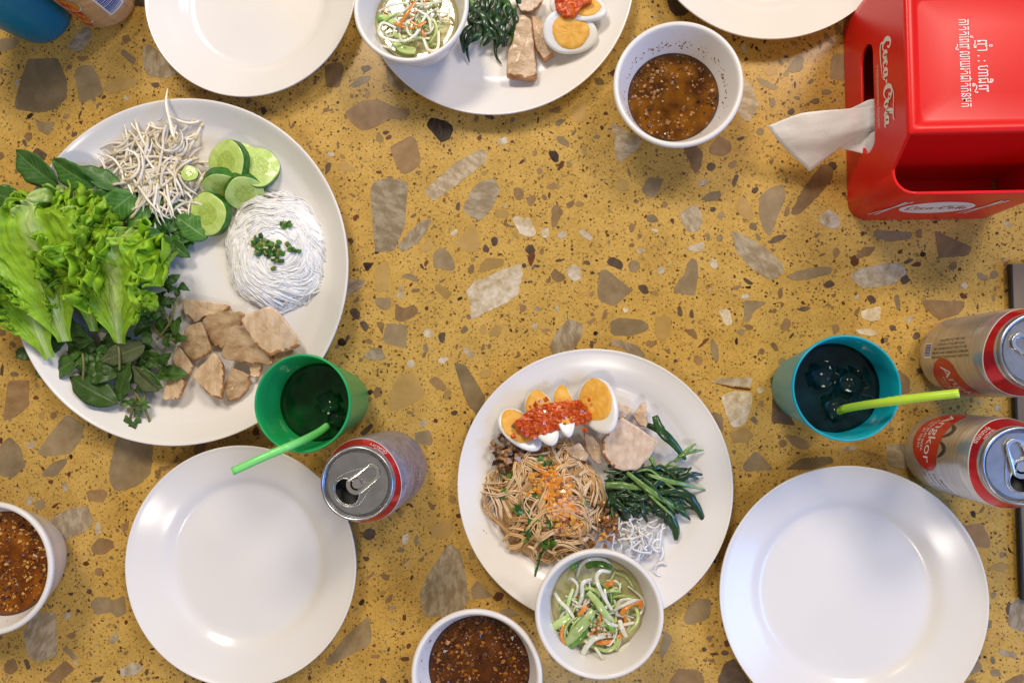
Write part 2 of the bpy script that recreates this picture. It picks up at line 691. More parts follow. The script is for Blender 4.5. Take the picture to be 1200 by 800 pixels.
CHIPS = {
    (380, 60, 4.446): '''b 105,320 190,262 280,250 370,295 445,300 450,335 400,360 350,350 250,405 195,415 140,375
k 530,385 555,345 640,365 675,400 655,460 610,478 560,420
b 340,500 450,440 480,460 505,570 495,600 420,645 380,610
l 520,730 560,690 700,570 820,508 850,535 840,580 700,690 620,745 570,785
l 320,80 400,90 460,185 460,215 380,205 330,160
b 0,75 85,55 105,85 80,190 10,190
d 5,590 38,575 30,620 5,650
o 60,590 100,570 165,610 165,630 75,620
w 15,525 55,530 50,555 15,550
d 195,75 240,75 245,95 210,115 190,95
g 130,180 190,130 250,130 230,160 150,195
w 900,460 950,445 960,480 910,495
b 205,225 235,205 240,230 215,250
r 315,450 345,430 355,455 325,465
r 300,420 330,412 345,425 310,438''',
    (400, 220, 4.446): '''l 151,9 175,-35 211,-46 300,-45 351,-22 345,20 330,200 275,330 175,335 160,150
l 290,305 380,205 425,170 475,165 440,235 400,285 320,340
w 650,540 690,490 780,455 850,420 940,395 945,450 920,560 860,600 740,655 680,690 665,580
l 635,100 680,10 720,-30 800,-50 830,10 790,100 720,180 650,135
g 480,335 530,308 570,345 597,400 585,435 480,415
w 890,165 910,145 955,165 975,150 1020,240 990,260 930,240
o 590,285 690,185 720,260 715,330 660,340
o 410,310 470,270 480,300 460,335 410,330
k 108,390 175,388 135,440
o 170,430 235,375 250,400 245,540 180,540
g 170,575 262,572 255,625 220,640 180,610
b 282,600 325,630 380,605 405,640 380,670 320,700 280,690
l 0,475 125,480 100,530 20,575 0,570
d 40,640 70,618 100,650 95,690 60,680
d 90,700 120,690 150,720 125,755
g 217,778 235,705 345,715 338,836 225,812
b 180,700 225,698 215,770
d 780,260 810,252 820,285 800,310 778,290
d 735,310 750,290 775,320 765,340 740,335
r 970,350 1005,325 1010,360 990,415 975,395
o 720,400 760,365 850,370 845,410 720,440
g 305,470 330,445 375,450 410,490 380,490 340,470
b 365,525 415,525 400,545 365,550
o 480,520 500,495 580,550 550,585
b 660,415 685,390 695,420 680,455 660,440
o 800,110 880,125 870,160 800,155
b 840,190 855,178 885,200 870,208
o 885,230 905,225 930,260 920,275
b 895,0 940,0 955,40 930,70 900,50
b 963,65 985,35 1020,45 995,100 975,90
d 590,110 610,70 622,85 615,125
g 620,760 640,710 668,735 650,755
o 765,760 800,710 835,720 830,770 775,775
w 425,740 460,728 485,760 460,785 430,775
w 565,240 600,210 615,235 585,258
b 930,610 965,608 965,640 930,650
o 720,720 755,708 755,760 725,765
r 55,155 80,135 95,150 70,180
d 30,265 55,260 68,285 45,295
r 425,400 445,372 458,380 440,415
w 285,575 310,500 330,530 320,580
b 355,150 385,130 392,145 370,160''',
    (400, 380, 5.333): '''l 130,200 190,150 250,145 280,215 200,230
o 300,545 305,430 350,330 420,300 480,330 525,440 470,480 400,520
b 540,350 580,325 610,335 655,385 660,415 600,405
g 705,250 770,245 840,350 905,460 860,580 790,500 755,410
g 455,680 550,655 575,720 560,760 470,740
d 110,685 185,615 205,630 150,695
w 410,230 440,215 465,250 440,280 412,265
w 595,225 640,193 675,215 640,250
d 605,55 650,45 652,80 635,125 605,95
l 755,140 800,150 835,195 815,220 775,185
d 25,80 55,58 45,105 25,110
b 135,105 180,85 200,105 185,130
o 860,290 940,275 935,330 870,335
b 400,540 450,540 455,560 410,560
w 480,620 520,590 545,620 510,640
g 510,120 540,125 545,180 520,180''',
    (600, 120, 4.446): '''g 225,180 250,172 300,205 300,235 240,210
k 185,258 230,250 248,290 232,320 210,305
o 320,20 380,0 390,100 315,100
l 510,110 550,115 680,200 650,245 560,320 535,260 535,190
o 540,430 560,395 610,410 605,455 560,465
g 675,455 715,390 795,398 770,450 740,500 700,490
b 890,240 960,225 995,260 985,340 955,380 930,320
d 1010,330 1035,308 1067,330 1050,360 1020,355
w 965,415 1000,400 1035,410 1020,430 970,435
l 870,580 950,530 980,560 995,620 975,670 930,680 890,640
w 895,760 1000,725 1005,770 960,780
g 700,590 740,580 765,610 755,625 700,625
b 605,650 625,620 645,650 625,685
w 720,660 755,655 770,675 730,675
b 208,540 240,535 270,570 225,650 205,650
w 150,655 190,650 195,700 155,705
w 230,690 275,665 290,695 250,715
w 340,665 380,665 425,705 410,725 360,690
b 175,435 220,420 255,435 250,450 180,450
b 105,260 125,245 138,265 115,290
b 125,350 145,335 165,360 140,380
o 360,240 380,222 392,250 390,285 370,270
g 415,185 440,165 468,175 450,195
r 455,130 470,115 483,135 468,150
b 340,185 378,175 355,200
o 325,530 345,508 380,525 370,545 335,545
b 775,530 795,508 818,530 800,558
g 975,510 1025,470 1090,458 1085,505 1060,515
d 1025,560 1055,540 1067,560 1050,575
b 150,490 170,475 187,500 170,515
r 370,480 390,475 397,495 378,500
r 820,610 840,602 848,620 830,628
d 480,670 505,665 490,690
b 650,690 670,680 678,700 660,712
b 605,740 635,730 640,750 610,755
b 180,45 250,15 255,55 210,55
w 650,770 680,755 700,775 670,790''',
    (620, 260, 4.446): '''g 360,290 375,250 400,245 540,355 445,440 365,410 355,370
g 825,215 850,185 880,210 880,290 862,385 750,365 755,340 810,270
d 403,205 430,178 485,205 492,240 470,250 410,220
g 512,225 540,195 580,215 575,250 530,265
w 190,245 235,218 270,245 275,290 240,315 205,290
b 110,270 135,240 195,290 160,318 120,300
d 567,330 610,325 630,370 600,380 570,350
g 420,520 470,498 590,510 630,545 610,570 530,595 430,590
o 655,490 740,495 738,560 710,625 660,605
l 110,640 140,575 205,505 280,530 275,590 240,660 170,690 115,690
l 415,635 450,612 560,640 605,690 600,725 540,700 480,655
b 605,630 625,615 675,630 640,652 612,645
d 770,450 785,430 800,465 798,498 775,490
d 835,460 850,450 862,480 855,505 835,495
b 800,560 860,555 880,595 870,615
g 942,620 955,600 985,650 990,720 970,735 950,690
b 855,700 880,688 912,720 885,752 860,735
w 985,455 1045,455 1060,535 1020,540
w 930,195 975,190 985,240 955,245
b 375,510 395,450 412,475 395,510
b 295,525 345,495 350,510 320,535
d 310,645 330,610 342,640 330,660
r 875,655 930,600 940,610 890,655
w 485,450 510,440 522,465 495,475
b 310,375 330,358 343,380 320,395
w 10,535 40,525 50,550 20,565
b 60,560 100,553 118,565 75,578
d 130,200 160,192 185,200 150,212
b 50,150 75,130 80,160 62,175
w 555,150 590,135 605,155 570,170
g 920,65 940,58 945,90 930,110
g 975,80 1000,60 1015,90 990,108
d 275,205 310,200 325,225 300,225
w 130,450 150,430 160,455 145,475
b 815,710 845,698 840,718
b 520,115 550,108 548,130 525,135
b 635,470 662,463 660,480 640,485''',
    (840, 180, 4.446): '''g 220,230 270,180 350,160 360,230 320,320 280,435 250,410 220,330
b 385,310 450,180 550,50 605,70 605,130 530,220 440,310 400,322
l 75,400 130,420 240,480 340,570 350,610 310,655 260,650 180,600 100,510
g 355,640 420,610 520,588 605,590 600,625 480,655 400,660
w 690,640 740,600 870,575 960,570 990,620 920,680 760,705
d 555,680 580,655 620,675 600,700 560,700
w 535,330 580,290 630,320 645,385 600,390 545,375
g 815,400 870,400 1020,410 1015,445 900,460 820,435
o 105,240 140,220 180,270 195,340 160,350 115,310
d 260,465 310,425 375,425 350,445 290,470
b 345,330 365,265 385,290 370,330
d 180,190 205,168 220,185 205,210 182,205
d 775,745 810,732 835,775 800,782
b 725,530 760,485 830,485 800,530 725,550
b 605,495 630,485 645,510 620,550 605,530
b 525,530 560,513 570,530 535,538
d 965,570 1000,545 1030,550 990,580
r 1010,580 1050,560 1067,575 1060,590 1015,588
g 0,320 30,298 52,325 20,340 0,335
d 75,150 100,105 115,115 90,185
b 60,50 100,30 108,55 90,80 65,75
w 120,745 150,728 180,740 150,765
d 130,650 150,645 195,680 170,685
b 75,695 125,680 130,695 95,715
g 195,415 215,415 238,445 215,458
g 0,420 35,435 10,460 0,455
d 745,410 765,402 773,420 755,435
b 315,710 340,695 345,750 320,755
g 920,740 945,730 960,800 940,820
w 715,740 740,732 750,760 720,765
b 1035,400 1067,390 1067,440 1040,440
r 645,205 668,198 675,212 655,220
b 275,490 310,500 300,512 280,505
b 320,75 350,85 350,103 325,95
b 350,130 370,120 372,155 355,160
b 270,35 300,25 295,55 275,55''',
    (820, 340, 3.81): '''g 195,45 300,52 240,95 225,135 200,145
b 357,165 385,118 412,140 395,178 365,182
d 425,85 470,70 503,78 470,97
w 720,90 750,85 810,70 805,130 770,142 722,125
b 585,155 620,148 625,185 600,195
w 690,175 760,170 800,190 780,205 710,195
d 945,215 965,180 990,195 975,222
d 840,160 865,152 882,170 860,187
w 55,405 100,390 235,388 232,432 150,426 60,412
r 58,413 150,430 232,436 230,448 150,440
w 95,475 140,450 235,455 232,520 200,600 150,615 120,560
o 130,640 200,606 240,640 220,680 150,680
g 40,550 75,540 105,570 105,640 80,600
g 190,780 250,715 300,760 330,800 200,810
g 380,800 450,750 590,740 600,770 500,800
b 378,645 440,650 500,690 480,715 420,700
b 345,680 370,660 395,685 370,705
d 325,480 315,400 335,370 400,560 430,605 320,590
b 890,350 940,400 935,460 895,465 860,410
g 160,185 185,168 205,180 190,208
b 310,240 330,225 355,260 340,275
l 830,690 950,680 960,760 930,800 840,780
g 345,320 365,295 390,310 370,345
w 250,440 285,425 290,450 262,465
b 265,490 285,490 285,525 262,515
w 650,700 690,690 700,710 660,715
b 685,100 715,70 715,100 695,118
w 905,130 950,110 960,135 925,145
b 885,210 905,200 908,222
b 825,240 850,228 845,250''',
    (380, 580, 3.636): '''l 405,420 440,340 530,205 580,235 600,330 620,440 590,490 500,515 430,520 415,480
g 0,715 90,600 190,510 205,600 190,640 100,685 20,725
d 160,165 185,138 218,145 220,175 195,195 170,185
d 163,270 178,258 198,270 180,283
g 380,205 390,165 403,170 400,215
w 330,170 360,162 360,205 335,215
k 143,460 165,435 178,455 155,472
g 625,395 650,360 720,430 680,440 630,440
r 345,640 360,625 375,640 355,658
r 320,690 360,685 365,705 325,705
b 175,355 215,320 215,335 185,362
l 260,480 300,468 312,480 285,490
b 440,20 475,50 465,70 445,45
g 320,220 345,225 340,245 305,240
o 450,140 520,100 550,120 540,180 460,180
b 240,330 280,340 275,365 245,355
g 740,490 790,480 830,510 780,520
d 325,585 340,575 348,588 332,597
b 195,680 240,675 240,692 205,695
d 240,770 265,790 270,815 235,815''',
    (0, 420, 4.446): '''b 40,125 60,112 155,112 150,190 155,240 90,300 15,328 30,220
g 190,490 300,340 350,290 440,340 420,430 370,495 230,510
g 0,450 50,405 110,465 135,560 70,620 0,610
g 215,605 270,545 355,515 340,560 290,612 230,615
g 570,570 610,410 800,450 785,600 720,660 650,685 600,690 570,640
b 450,690 540,678 565,700 540,750 460,740
r 170,200 190,190 208,210 180,217
b 258,285 290,275 300,305 265,320
b 820,565 900,555 850,590
r 250,630 280,628 275,655 255,650
g 175,740 230,730 235,780 185,790
w 320,650 345,640 358,690 335,690
r 262,775 308,745 290,780
b 1010,460 1080,410 1060,500 1010,500
g 45,80 80,65 105,85 70,100
w 135,440 175,425 185,460 150,475
o 195,290 235,270 230,325 205,310
w 130,740 165,705 175,745 140,775
b 180,125 200,120 200,155 182,150''',
    (0, 580, 3.6375): '''l 210,100 300,55 375,45 400,110 370,150 270,195 235,160
w 405,120 425,110 435,160 410,168
b 385,225 420,180 475,190 490,220 440,255 395,248
b 400,315 430,305 445,335 415,348
g 382,460 410,435 460,432 480,450 530,425 540,500 500,522 470,495 410,510
l 100,580 150,500 240,500 245,680 170,712 120,690
b 180,790 280,700 320,740 250,800
g 262,650 285,645 335,690 315,705
w 510,740 570,710 615,735 570,770 515,772
b 515,130 550,105 545,155 518,150
d 265,265 300,240 295,260 270,275
d 380,795 420,770 445,765 430,795
b 15,720 60,690 80,740 50,765 20,755
l 460,620 495,580 510,600 480,640
d 285,415 320,415 305,432
b 280,600 310,580 330,600 300,615
b 375,655 400,680 385,692
d 100,700 115,695 135,735 115,748
g 460,270 475,252 490,275
d 620,740 635,738 630,770 617,765''',
    (0, 20, 4.446): '''g 80,480 80,430 145,220 300,215 350,330 350,420 290,480 200,500
g 388,285 420,255 480,250 520,330 540,400 430,450 415,445
l 740,160 780,140 850,200 930,290 870,320 770,310 745,250
g 0,115 80,105 105,130 80,160 0,185
l 340,165 430,60 470,50 480,100 420,180
g 625,190 640,165 710,215 700,255
g 690,255 725,285 715,293
g 185,530 215,548 290,545 255,620 200,590
r 525,420 545,405 557,415 535,433
d 167,705 190,678 250,715 230,745 190,735
d 112,645 130,635 147,665 130,680
b 320,525 350,500 375,508 345,535
d 405,520 425,482 428,495 412,535
g 340,265 360,245 385,260 360,280
b 400,215 450,200 465,220 420,235
o 540,360 630,310 730,330 690,370 570,400
w 75,350 90,320 103,330 90,365
d 370,605 395,595 410,605 375,635
g 495,470 510,448 520,455 510,485
r 255,515 285,505 290,515
w 640,420 660,405 680,425 655,440
d 780,345 830,340 835,365 800,370
d 88,245 102,245 105,270 95,278
b 0,265 15,265 18,295 0,305''',
    (820, 40, 5.333): '''l 230,480 270,270 330,330 370,450 310,550 270,540
g 345,275 365,268 495,330 470,355 385,320
g 530,235 580,170 620,130 655,150 640,230 600,243
o 400,240 440,212 500,220 470,250 430,268
g 810,280 820,150 850,120 910,130 905,295
g 670,300 700,270 720,290 690,320
g 750,365 790,340 835,365 790,385
g 430,425 450,390 475,410 470,460 440,455
g 680,420 730,395 752,410 740,445 700,435
d 540,490 580,455 600,490 570,510
d 507,435 525,420 535,440 515,447
g 345,620 370,580 410,600 385,640
d 220,655 270,640 290,650 250,668
b 60,700 120,630 195,680 200,730 150,765 60,750
r 275,155 295,140 305,165 285,175
g 580,395 610,385 630,400 610,415
d 665,55 685,60 712,85 700,90
w 260,70 290,60 295,120 270,120''',
    (1040, 560, 3.333): '''b 290,185 370,175 400,240 400,275 330,265
l 470,570 480,490 533,460 533,600 490,590
l 430,665 500,680 510,705 440,690
g 395,750 430,742 448,770 410,775
g 400,700 415,690 425,720 405,730
g 320,760 340,690 375,740 340,765
g 400,455 415,440 430,455 410,475
o 395,350 440,325 480,340 450,370
d 460,520 470,480 482,480 472,540
b 450,800 500,770 533,760 533,800
g 435,290 455,285 460,305 440,315
b 305,790 340,785 355,810 310,815
g 385,560 410,550 405,585 390,585''',
    (760, 640, 5.0): '''g 200,430 230,350 290,300 370,310 360,410 310,440 230,460
b 115,800 170,715 290,720 330,770 320,830 120,830
g 60,620 95,490 145,540 110,610 75,660
d 400,800 440,690 500,650 600,800 520,840
d 305,600 325,583 348,600 325,620
b 340,665 370,655 400,670 370,682
d 415,630 440,600 480,620 455,640''',
    (1110, 240, 5.71): '''g 195,460 215,450 280,485 270,510 205,500
g 290,450 320,430 350,465 310,500 290,490
o 290,620 310,590 325,630 310,655
d 340,605 375,610 365,632
d 190,690 205,650 215,680 205,705
d 280,35 320,20 330,45 300,60
d 380,575 400,560 408,580 390,590
w 85,540 110,510 140,540 120,575
b 370,400 400,370 415,390 390,420
b -85,171 170,285 142,342 -57,354
b -177,634 120,645 85,731 -57,771 -142,697''',
}


def build_table():
    hx0, hx1, hy0, hy1, th = -0.95, 0.80, -0.60, 0.72, 0.035
    bm = bmesh.new()
    bmesh.ops.create_cube(bm, size=1.0)
    for v in bm.verts:
        v.co = Vector(((v.co.x + 0.5) * (hx1 - hx0) + hx0, (v.co.y + 0.5) * (hy1 - hy0) + hy0, (v.co.z - 0.5) * th))
    bmesh.ops.bevel(bm, geom=[e for e in bm.edges], offset=0.003, segments=2, affect='EDGES')
    me = bpy.data.meshes.new('table_top')
    bm.to_mesh(me)
    bm.free()
    me.materials.append(terrazzo_material())
    t = bpy.data.objects.new('table_top', me)
    COL.objects.link(t)
    tag(t, 'yellow terrazzo table top with stone chips', None, None, 'structure')
    # the chips that can be told apart
    chips = []
    for (x0, y0, s), rows in CHIPS.items():
        for row in rows.splitlines():
            kind, rest = row.split(' ', 1)
            poly = [tuple(float(c) for c in p.split(',')) for p in rest.split()]
            P = [W(x0 + x / s, y0 + y / s) for x, y in poly]
            n = len(P)
            A = 0.5 * sum(P[i].x * P[(i + 1) % n].y - P[(i + 1) % n].x * P[i].y for i in range(n))
            if A < 0:
                P.reverse()
            chips.append((abs(A), kind, P))
    chips.sort(key=lambda c: -c[0])
    occupied = []
    rest_v, rest_f, rest_m = [], [], []
    kinds = list(CHIPM)
    for idx, (A, kind, P) in enumerate(chips):
        n = len(P)
        Q = []
        for i in range(n):
            a, b = P[i], P[(i + 1) % n]
            k = max(2, int((b - a).length / 0.0022))
            for j in range(k):
                p = a.lerp(b, j / k)
                Q.append(p)
        m = len(Q)
        Q = [(Q[i - 1] + Q[i] * 2 + Q[(i + 1) % m]) / 4 for i in range(m)]
        Q = [p + Vector((wob(p.x, p.y, idx, 420), wob(p.x, p.y, idx + 50, 420), 0)) * 0.0007 for p in Q]
        c = sum(Q, Vector()) / m
        occupied.append((c.x, c.y, math.sqrt(A / math.pi) * 0.95))
        top = 0.00020 + 0.00012 * idx / 450
        if idx < 300:
            vs = [Vector((p.x, p.y, -0.0004)) for p in Q] + [Vector((p.x, p.y, top)) for p in Q]
            fs = [(i, (i + 1) % m, m + (i + 1) % m, m + i) for i in range(m)] + [tuple(range(m, 2 * m))]
            mk('stone_chip', vs, fs, CHIPM[kind], t, False)
        else:
            b0 = len(rest_v)
            rest_v += [Vector((p.x, p.y, top)) for p in Q]
            rest_f.append(tuple(range(b0, b0 + m)))
            rest_m.append(kinds.index(kind))
    cell = {}
    for x, y, r in occupied:
        for i in range(int((x - r) // 0.02), int((x + r) // 0.02) + 1):
            for j in range(int((y - r) // 0.02), int((y + r) // 0.02) + 1):
                cell.setdefault((i, j), []).append((x, y, r))
    c0, c1 = W(0, 800), W(1200, 0)
    R2 = random.Random(11)

    def chip(x, y, r, kind, zt):
        for ox, oy, orr in cell.get((int(x // 0.02), int(y // 0.02)), ()):
            if math.hypot(x - ox, y - oy) < orr + r * 0.7:
                return False
        k = R2.randint(5, 8)
        el, a0 = R2.uniform(0.28, 0.95), R2.uniform(0, 6.28)
        b0 = len(rest_v)
        zt += R2.uniform(0, 0.00007)
        for i in range(k):
            a = 2 * math.pi * i / k + R2.uniform(-0.25, 0.25)
            q = r * R2.uniform(0.75, 1.15)
            u, v = q * math.cos(a), q * el * math.sin(a)
            rest_v.append(Vector((x + u * math.cos(a0) - v * math.sin(a0), y + u * math.sin(a0) + v * math.cos(a0), zt)))
        rest_f.append(tuple(range(b0, b0 + k)))
        rest_m.append(kinds.index(kind))
        return True
    area_t = (hx1 - hx0) * (hy1 - hy0)
    # beyond the picture the table goes on with the same mix of chips
    for _ in range(int(900 * area_t)):
        x, y = R2.uniform(hx0 + .01, hx1 - .01), R2.uniform(hy0 + .01, hy1 - .01)
        if c0.x - 0.01 < x < c1.x + 0.01 and c0.y - 0.01 < y < c1.y + 0.01:
            continue
        r = 0.003 * (1 / max(0.03, R2.random())) ** 0.5
        r = min(r, 0.018)
        if chip(x, y, r, R2.choice('gggbbbbolllwwdddr'), 0.00020):
            for i in range(int((x - r) // 0.02), int((x + r) // 0.02) + 1):
                for j in range(int((y - r) // 0.02), int((y + r) // 0.02) + 1):
                    cell.setdefault((i, j), []).append((x, y, r))
    for _ in range(int(13500 * area_t)):
        r = 0.00088 * (1 / max(0.006, R2.random())) ** 0.42
        chip(R2.uniform(hx0 + .004, hx1 - .004), R2.uniform(hy0 + .004, hy1 - .004), min(r, 0.0052), R2.choice('bbbbbbbdrrrrdkooooobbggwl'), 0.00010)
    o = mk('small_stone_chips', rest_v, rest_f, [CHIPM[k] for k in kinds], t, False, rest_m)
    o['kind'] = 'stuff'
    return t


TABLE = build_table()

# ------------------------------------------------------------------ plates, bowls, cups
PORCELAIN = M('white_porcelain', (0.80, 0.76, 0.72), (0.765, 0.725, 0.685), rough=0.19, scale=9, detail=2, spec=0.5)
MELAMINE = M('white_melamine', (0.80, 0.755, 0.715), (0.75, 0.705, 0.66), rough=0.24, scale=14, detail=3)


def plate(label, cx, cy, rpx, well=0.66, h=0.021, group='round white plates on the table'):
    R = rad(cx, cy, rpx, h)
    c = W(cx, cy, h)
    c = (c.x, c.y, 0.0004)
    w = well * R
    prof = [(0, 0.0032), (w * 0.5, 0.0033), (w * 0.90, 0.0034), (w * 0.97, 0.0038), (w * 1.01, 0.0050), (w * 1.05, 0.0070), (w * 1.09, 0.0088), (w * 1.14, 0.0104)]
    for k in range(1, 7):
        f = k / 6
        prof.append((w * 1.14 + (R * 0.985 - w * 1.14) * f, 0.0108 + (h - 0.0112) * (f ** 1.15)))
    prof += [(R * 0.994, h + 0.0003), (R * 0.999, h - 0.0001), (R, h - 0.0012), (R * 0.992, h - 0.0026)]
    prof += [(w * 1.2, 0.0078), (w * 1.06, 0.004), (w * 0.97, 0.0018), (w * 0.95, 0.0), (w * 0.91, 0.0), (w * 0.9, 0.0012), (0, 0.0012)]
    vs, fs = lathe(prof, c, 128)
    o = mk('plate', vs, fs, PORCELAIN, origin=Vector(c))
    return tag(o, label, 'plate', group), c, R


PL_VEG, c_veg, R_veg = plate('large white platter holding lettuce, sprouts, cucumber, noodles and sliced pork', 207, 316, 200.5, well=0.76, h=0.026)
PL_EGG, c_egg, R_egg = plate('white plate of eggs, brown noodles and greens in front of the two empty plates', 695.5, 569, 162, well=0.74, h=0.017)
PL_TOP, c_top, R_top = plate('white plate with egg and greens cut off by the top edge of the photo', 581, -23, 158, well=0.74, h=0.018)
plate('empty white plate under the green straw and beer can', 280.5, 662, 138.5)
plate('empty white plate below the two cans and turquoise cup', 999, 700, 157)
plate('empty white plate between the soda can and the pickle bowl at the top', 292, -11, 123.5)
plate('empty white plate next to the red napkin box', 906, -97, 146)


def bowl(label, cx, cy, rpx, h=0.052, base_z=0.0004, group='small white bowls'):
    zt = base_z + h
    R = rad(cx, cy, rpx, zt)
    p = W(cx, cy, zt)
    c = Vector((p.x, p.y, base_z))
    prof = [(0, 0.0042), (R * 0.50, 0.0044), (R * 0.58, 0.0065), (R * 0.66, 0.014), (R * 0.75, 0.026), (R * 0.84, 0.039), (R * 0.905, h - 0.003),
            (R * 0.925, h - 0.0006), (R * 0.945, h), (R * 0.97, h), (R * 0.992, h - 0.0008), (R, h - 0.0025), (R * 0.985, h - 0.0050),
            (R * 0.93, h - 0.010), (R * 0.85, 0.030), (R * 0.74, 0.014), (R * 0.64, 0.005), (R * 0.60, 0.002), (R * 0.59, 0), (R * 0.54, 0), (R * 0.53, 0.0015), (0, 0.0015)]
    vs, fs = lathe(prof, c, 96)
    o = mk('bowl', vs, fs, MELAMINE, origin=c)
    tag(o, label, 'bowl', group)

    def inner(z):
        q = [(0.0044, .5), (0.0065, .58), (0.014, .66), (0.026, .75), (0.039, .84), (h - .003, .905)]
        for (z0, r0), (z1, r1) in zip(q[:-1], q[1:]):
            if z <= z1:
                return R * (r0 + (r1 - r0) * (z - z0) / (z1 - z0))
        return R * 0.9
    return c, R, inner


def sauce(name, label, c, inner, zl, mats, crumbs, n, centre_clear, seed, cat='sauce', stain=0):
    """a liquid disc filling the bowl to height zl, with crumbs floating in it"""
    R = inner(zl) * 0.997
    t = thing(name, label, cat, (c.x, c.y, c.z + 0.006))
    prof = [(0, zl)] + [(R * k / 10, zl + (0.0006 * max(0, k / 10 - 0.9) * 10)) for k in range(1, 11)] + [(inner(zl * 0.7) * 0.97, zl * 0.7), (inner(0.012) * 0.96, 0.012), (0, 0.008)]
    vs, fs = lathe(prof, c, 64)
    mk('liquid', vs, fs, mats[0], t)
    r = random.Random(seed)
    pl = []
    for _ in range(n):
        a, q = r.uniform(0, 6.283), math.sqrt(r.random()) * 0.97
        x, y = q * math.cos(a), q * math.sin(a)
        if math.hypot(x - centre_clear[0], y - centre_clear[1]) < centre_clear[2] * r.uniform(0.5, 1.1):
            continue
        s = r.choice((0.0006, 0.0008, 0.001, 0.0013, 0.0018, 0.0022)) * r.uniform(0.7, 1.25)
        pl.append((Vector((c.x + x * R, c.y + y * R, c.z + zl + r.uniform(-0.35, 0.45) * s)), s, r.randrange(len(crumbs))))
    for _ in range(stain):
        a = r.gauss(1.6, 1.1)
        z = zl + 0.010 + r.gauss(0, 0.0022)
        rr = inner(z) * 0.998
        pl.append((Vector((c.x + rr * math.cos(a), c.y + rr * math.sin(a), c.z + z)), r.uniform(0.0004, 0.0010), 1 + r.randrange(2)))
    bits('crumbs', pl, crumbs, t)
    return t


BROTH = M('fish_sauce', (0.055, 0.015, 0.0008), (0.20, 0.070, 0.002), rough=0.06, scale=60, spec=0.45)
BROTH2 = M('red_brown_sauce', (0.045, 0.011, 0.002), (0.13, 0.036, 0.003), rough=0.07, scale=70, spec=0.45)
BROTH3 = M('amber_sauce', (0.11, 0.026, 0.001), (0.26, 0.075, 0.003), rough=0.07, scale=60, spec=0.45)
CRUMB = [M('crumb_dark', (0.05, 0.018, 0.008), rough=0.2, coat=0.3), M('crumb_brown', (0.17, 0.062, 0.016), rough=0.25, coat=0.3),
         M('crumb_tan', (0.32, 0.15, 0.045), rough=0.3, coat=0.3), M('crumb_pale', (0.50, 0.26, 0.10), rough=0.35, coat=0.2)]
CRUMB_O = [M('crumb_rust', (0.20, 0.055, 0.008), rough=0.25, coat=0.3), M('crumb_orange_brown', (0.36, 0.13, 0.012), rough=0.25, coat=0.3), M('crumb_gold', (0.55, 0.30, 0.07), rough=0.3, coat=0.2), CRUMB[0]]

cb, Rb, ib = bowl('white bowl of thin brown peanut sauce beside the napkin box', 795, 98, 75.5)
sauce('peanut_sauce', 'thin golden brown sauce with floating peanut crumbs near the napkin box', cb, ib, 0.023, [BROTH], CRUMB[:3] + CRUMB[1:], 420, (0.0, -0.1, 0.42), 1, stain=130)
cb, Rb, ib = bowl('white bowl of reddish sauce cut off by the left edge of the photo', -13, 666, 76)
sauce('chili_sauce', 'orange brown sauce thick with crumbs in the leftmost bowl', cb, ib, 0.033, [BROTH3], CRUMB_O, 750, (0.2, 0.25, 0.2), 2, stain=20)
cb, Rb, ib = bowl('white bowl of dark brown sauce cut off by the bottom edge of the photo', 558, 793, 78.5)
sauce('dark_sauce', 'dark red brown sauce full of crumbs in the bottom bowl', cb, ib, 0.032, [BROTH2], [CRUMB[0], CRUMB[1], CRUMB[1], CRUMB_O[1]], 900, (0.1, -0.05, 0.22), 3, stain=20)
PB1 = bowl('white bowl of pickled vegetable strips resting on the egg plate', 702, 719.5, 76.5, base_z=0.0115)
PB2 = bowl('white bowl of pickled vegetable strips on the plate at the top', 481, 6, 67, base_z=0.0125)


def plastic(name, c, c2, rough=0.3):
    return M(name, c, c2, rough=rough, scale=18, sss=0.15, sssr=(0.002, 0.004, 0.003), spec=0.5)


CUP_GREEN = plastic('green_plastic', (0.015, 0.36, 0.10), (0.012, 0.31, 0.085))
CUP_TEAL = plastic('turquoise_plastic', (0.006, 0.35, 0.44), (0.005, 0.31, 0.40))
CUP_BLUE = plastic('blue_teal_plastic', (0.0, 0.20, 0.33), (0.0, 0.17, 0.29))
COLA_G = M('dark_cola_green_lit', (0.001, 0.022, 0.004), (0.003, 0.055, 0.010), rough=0.03, scale=50, spec=0.35)  # green light through the cup wall is put into the cola's colour
COLA_T = M('dark_cola_teal', (0.0005, 0.006, 0.009), (0.002, 0.020, 0.026), rough=0.03, scale=50, spec=0.35)
ICE = M('ice', (0.80, 0.92, 0.86), rough=0.04, trans=1.0, ior=1.31)


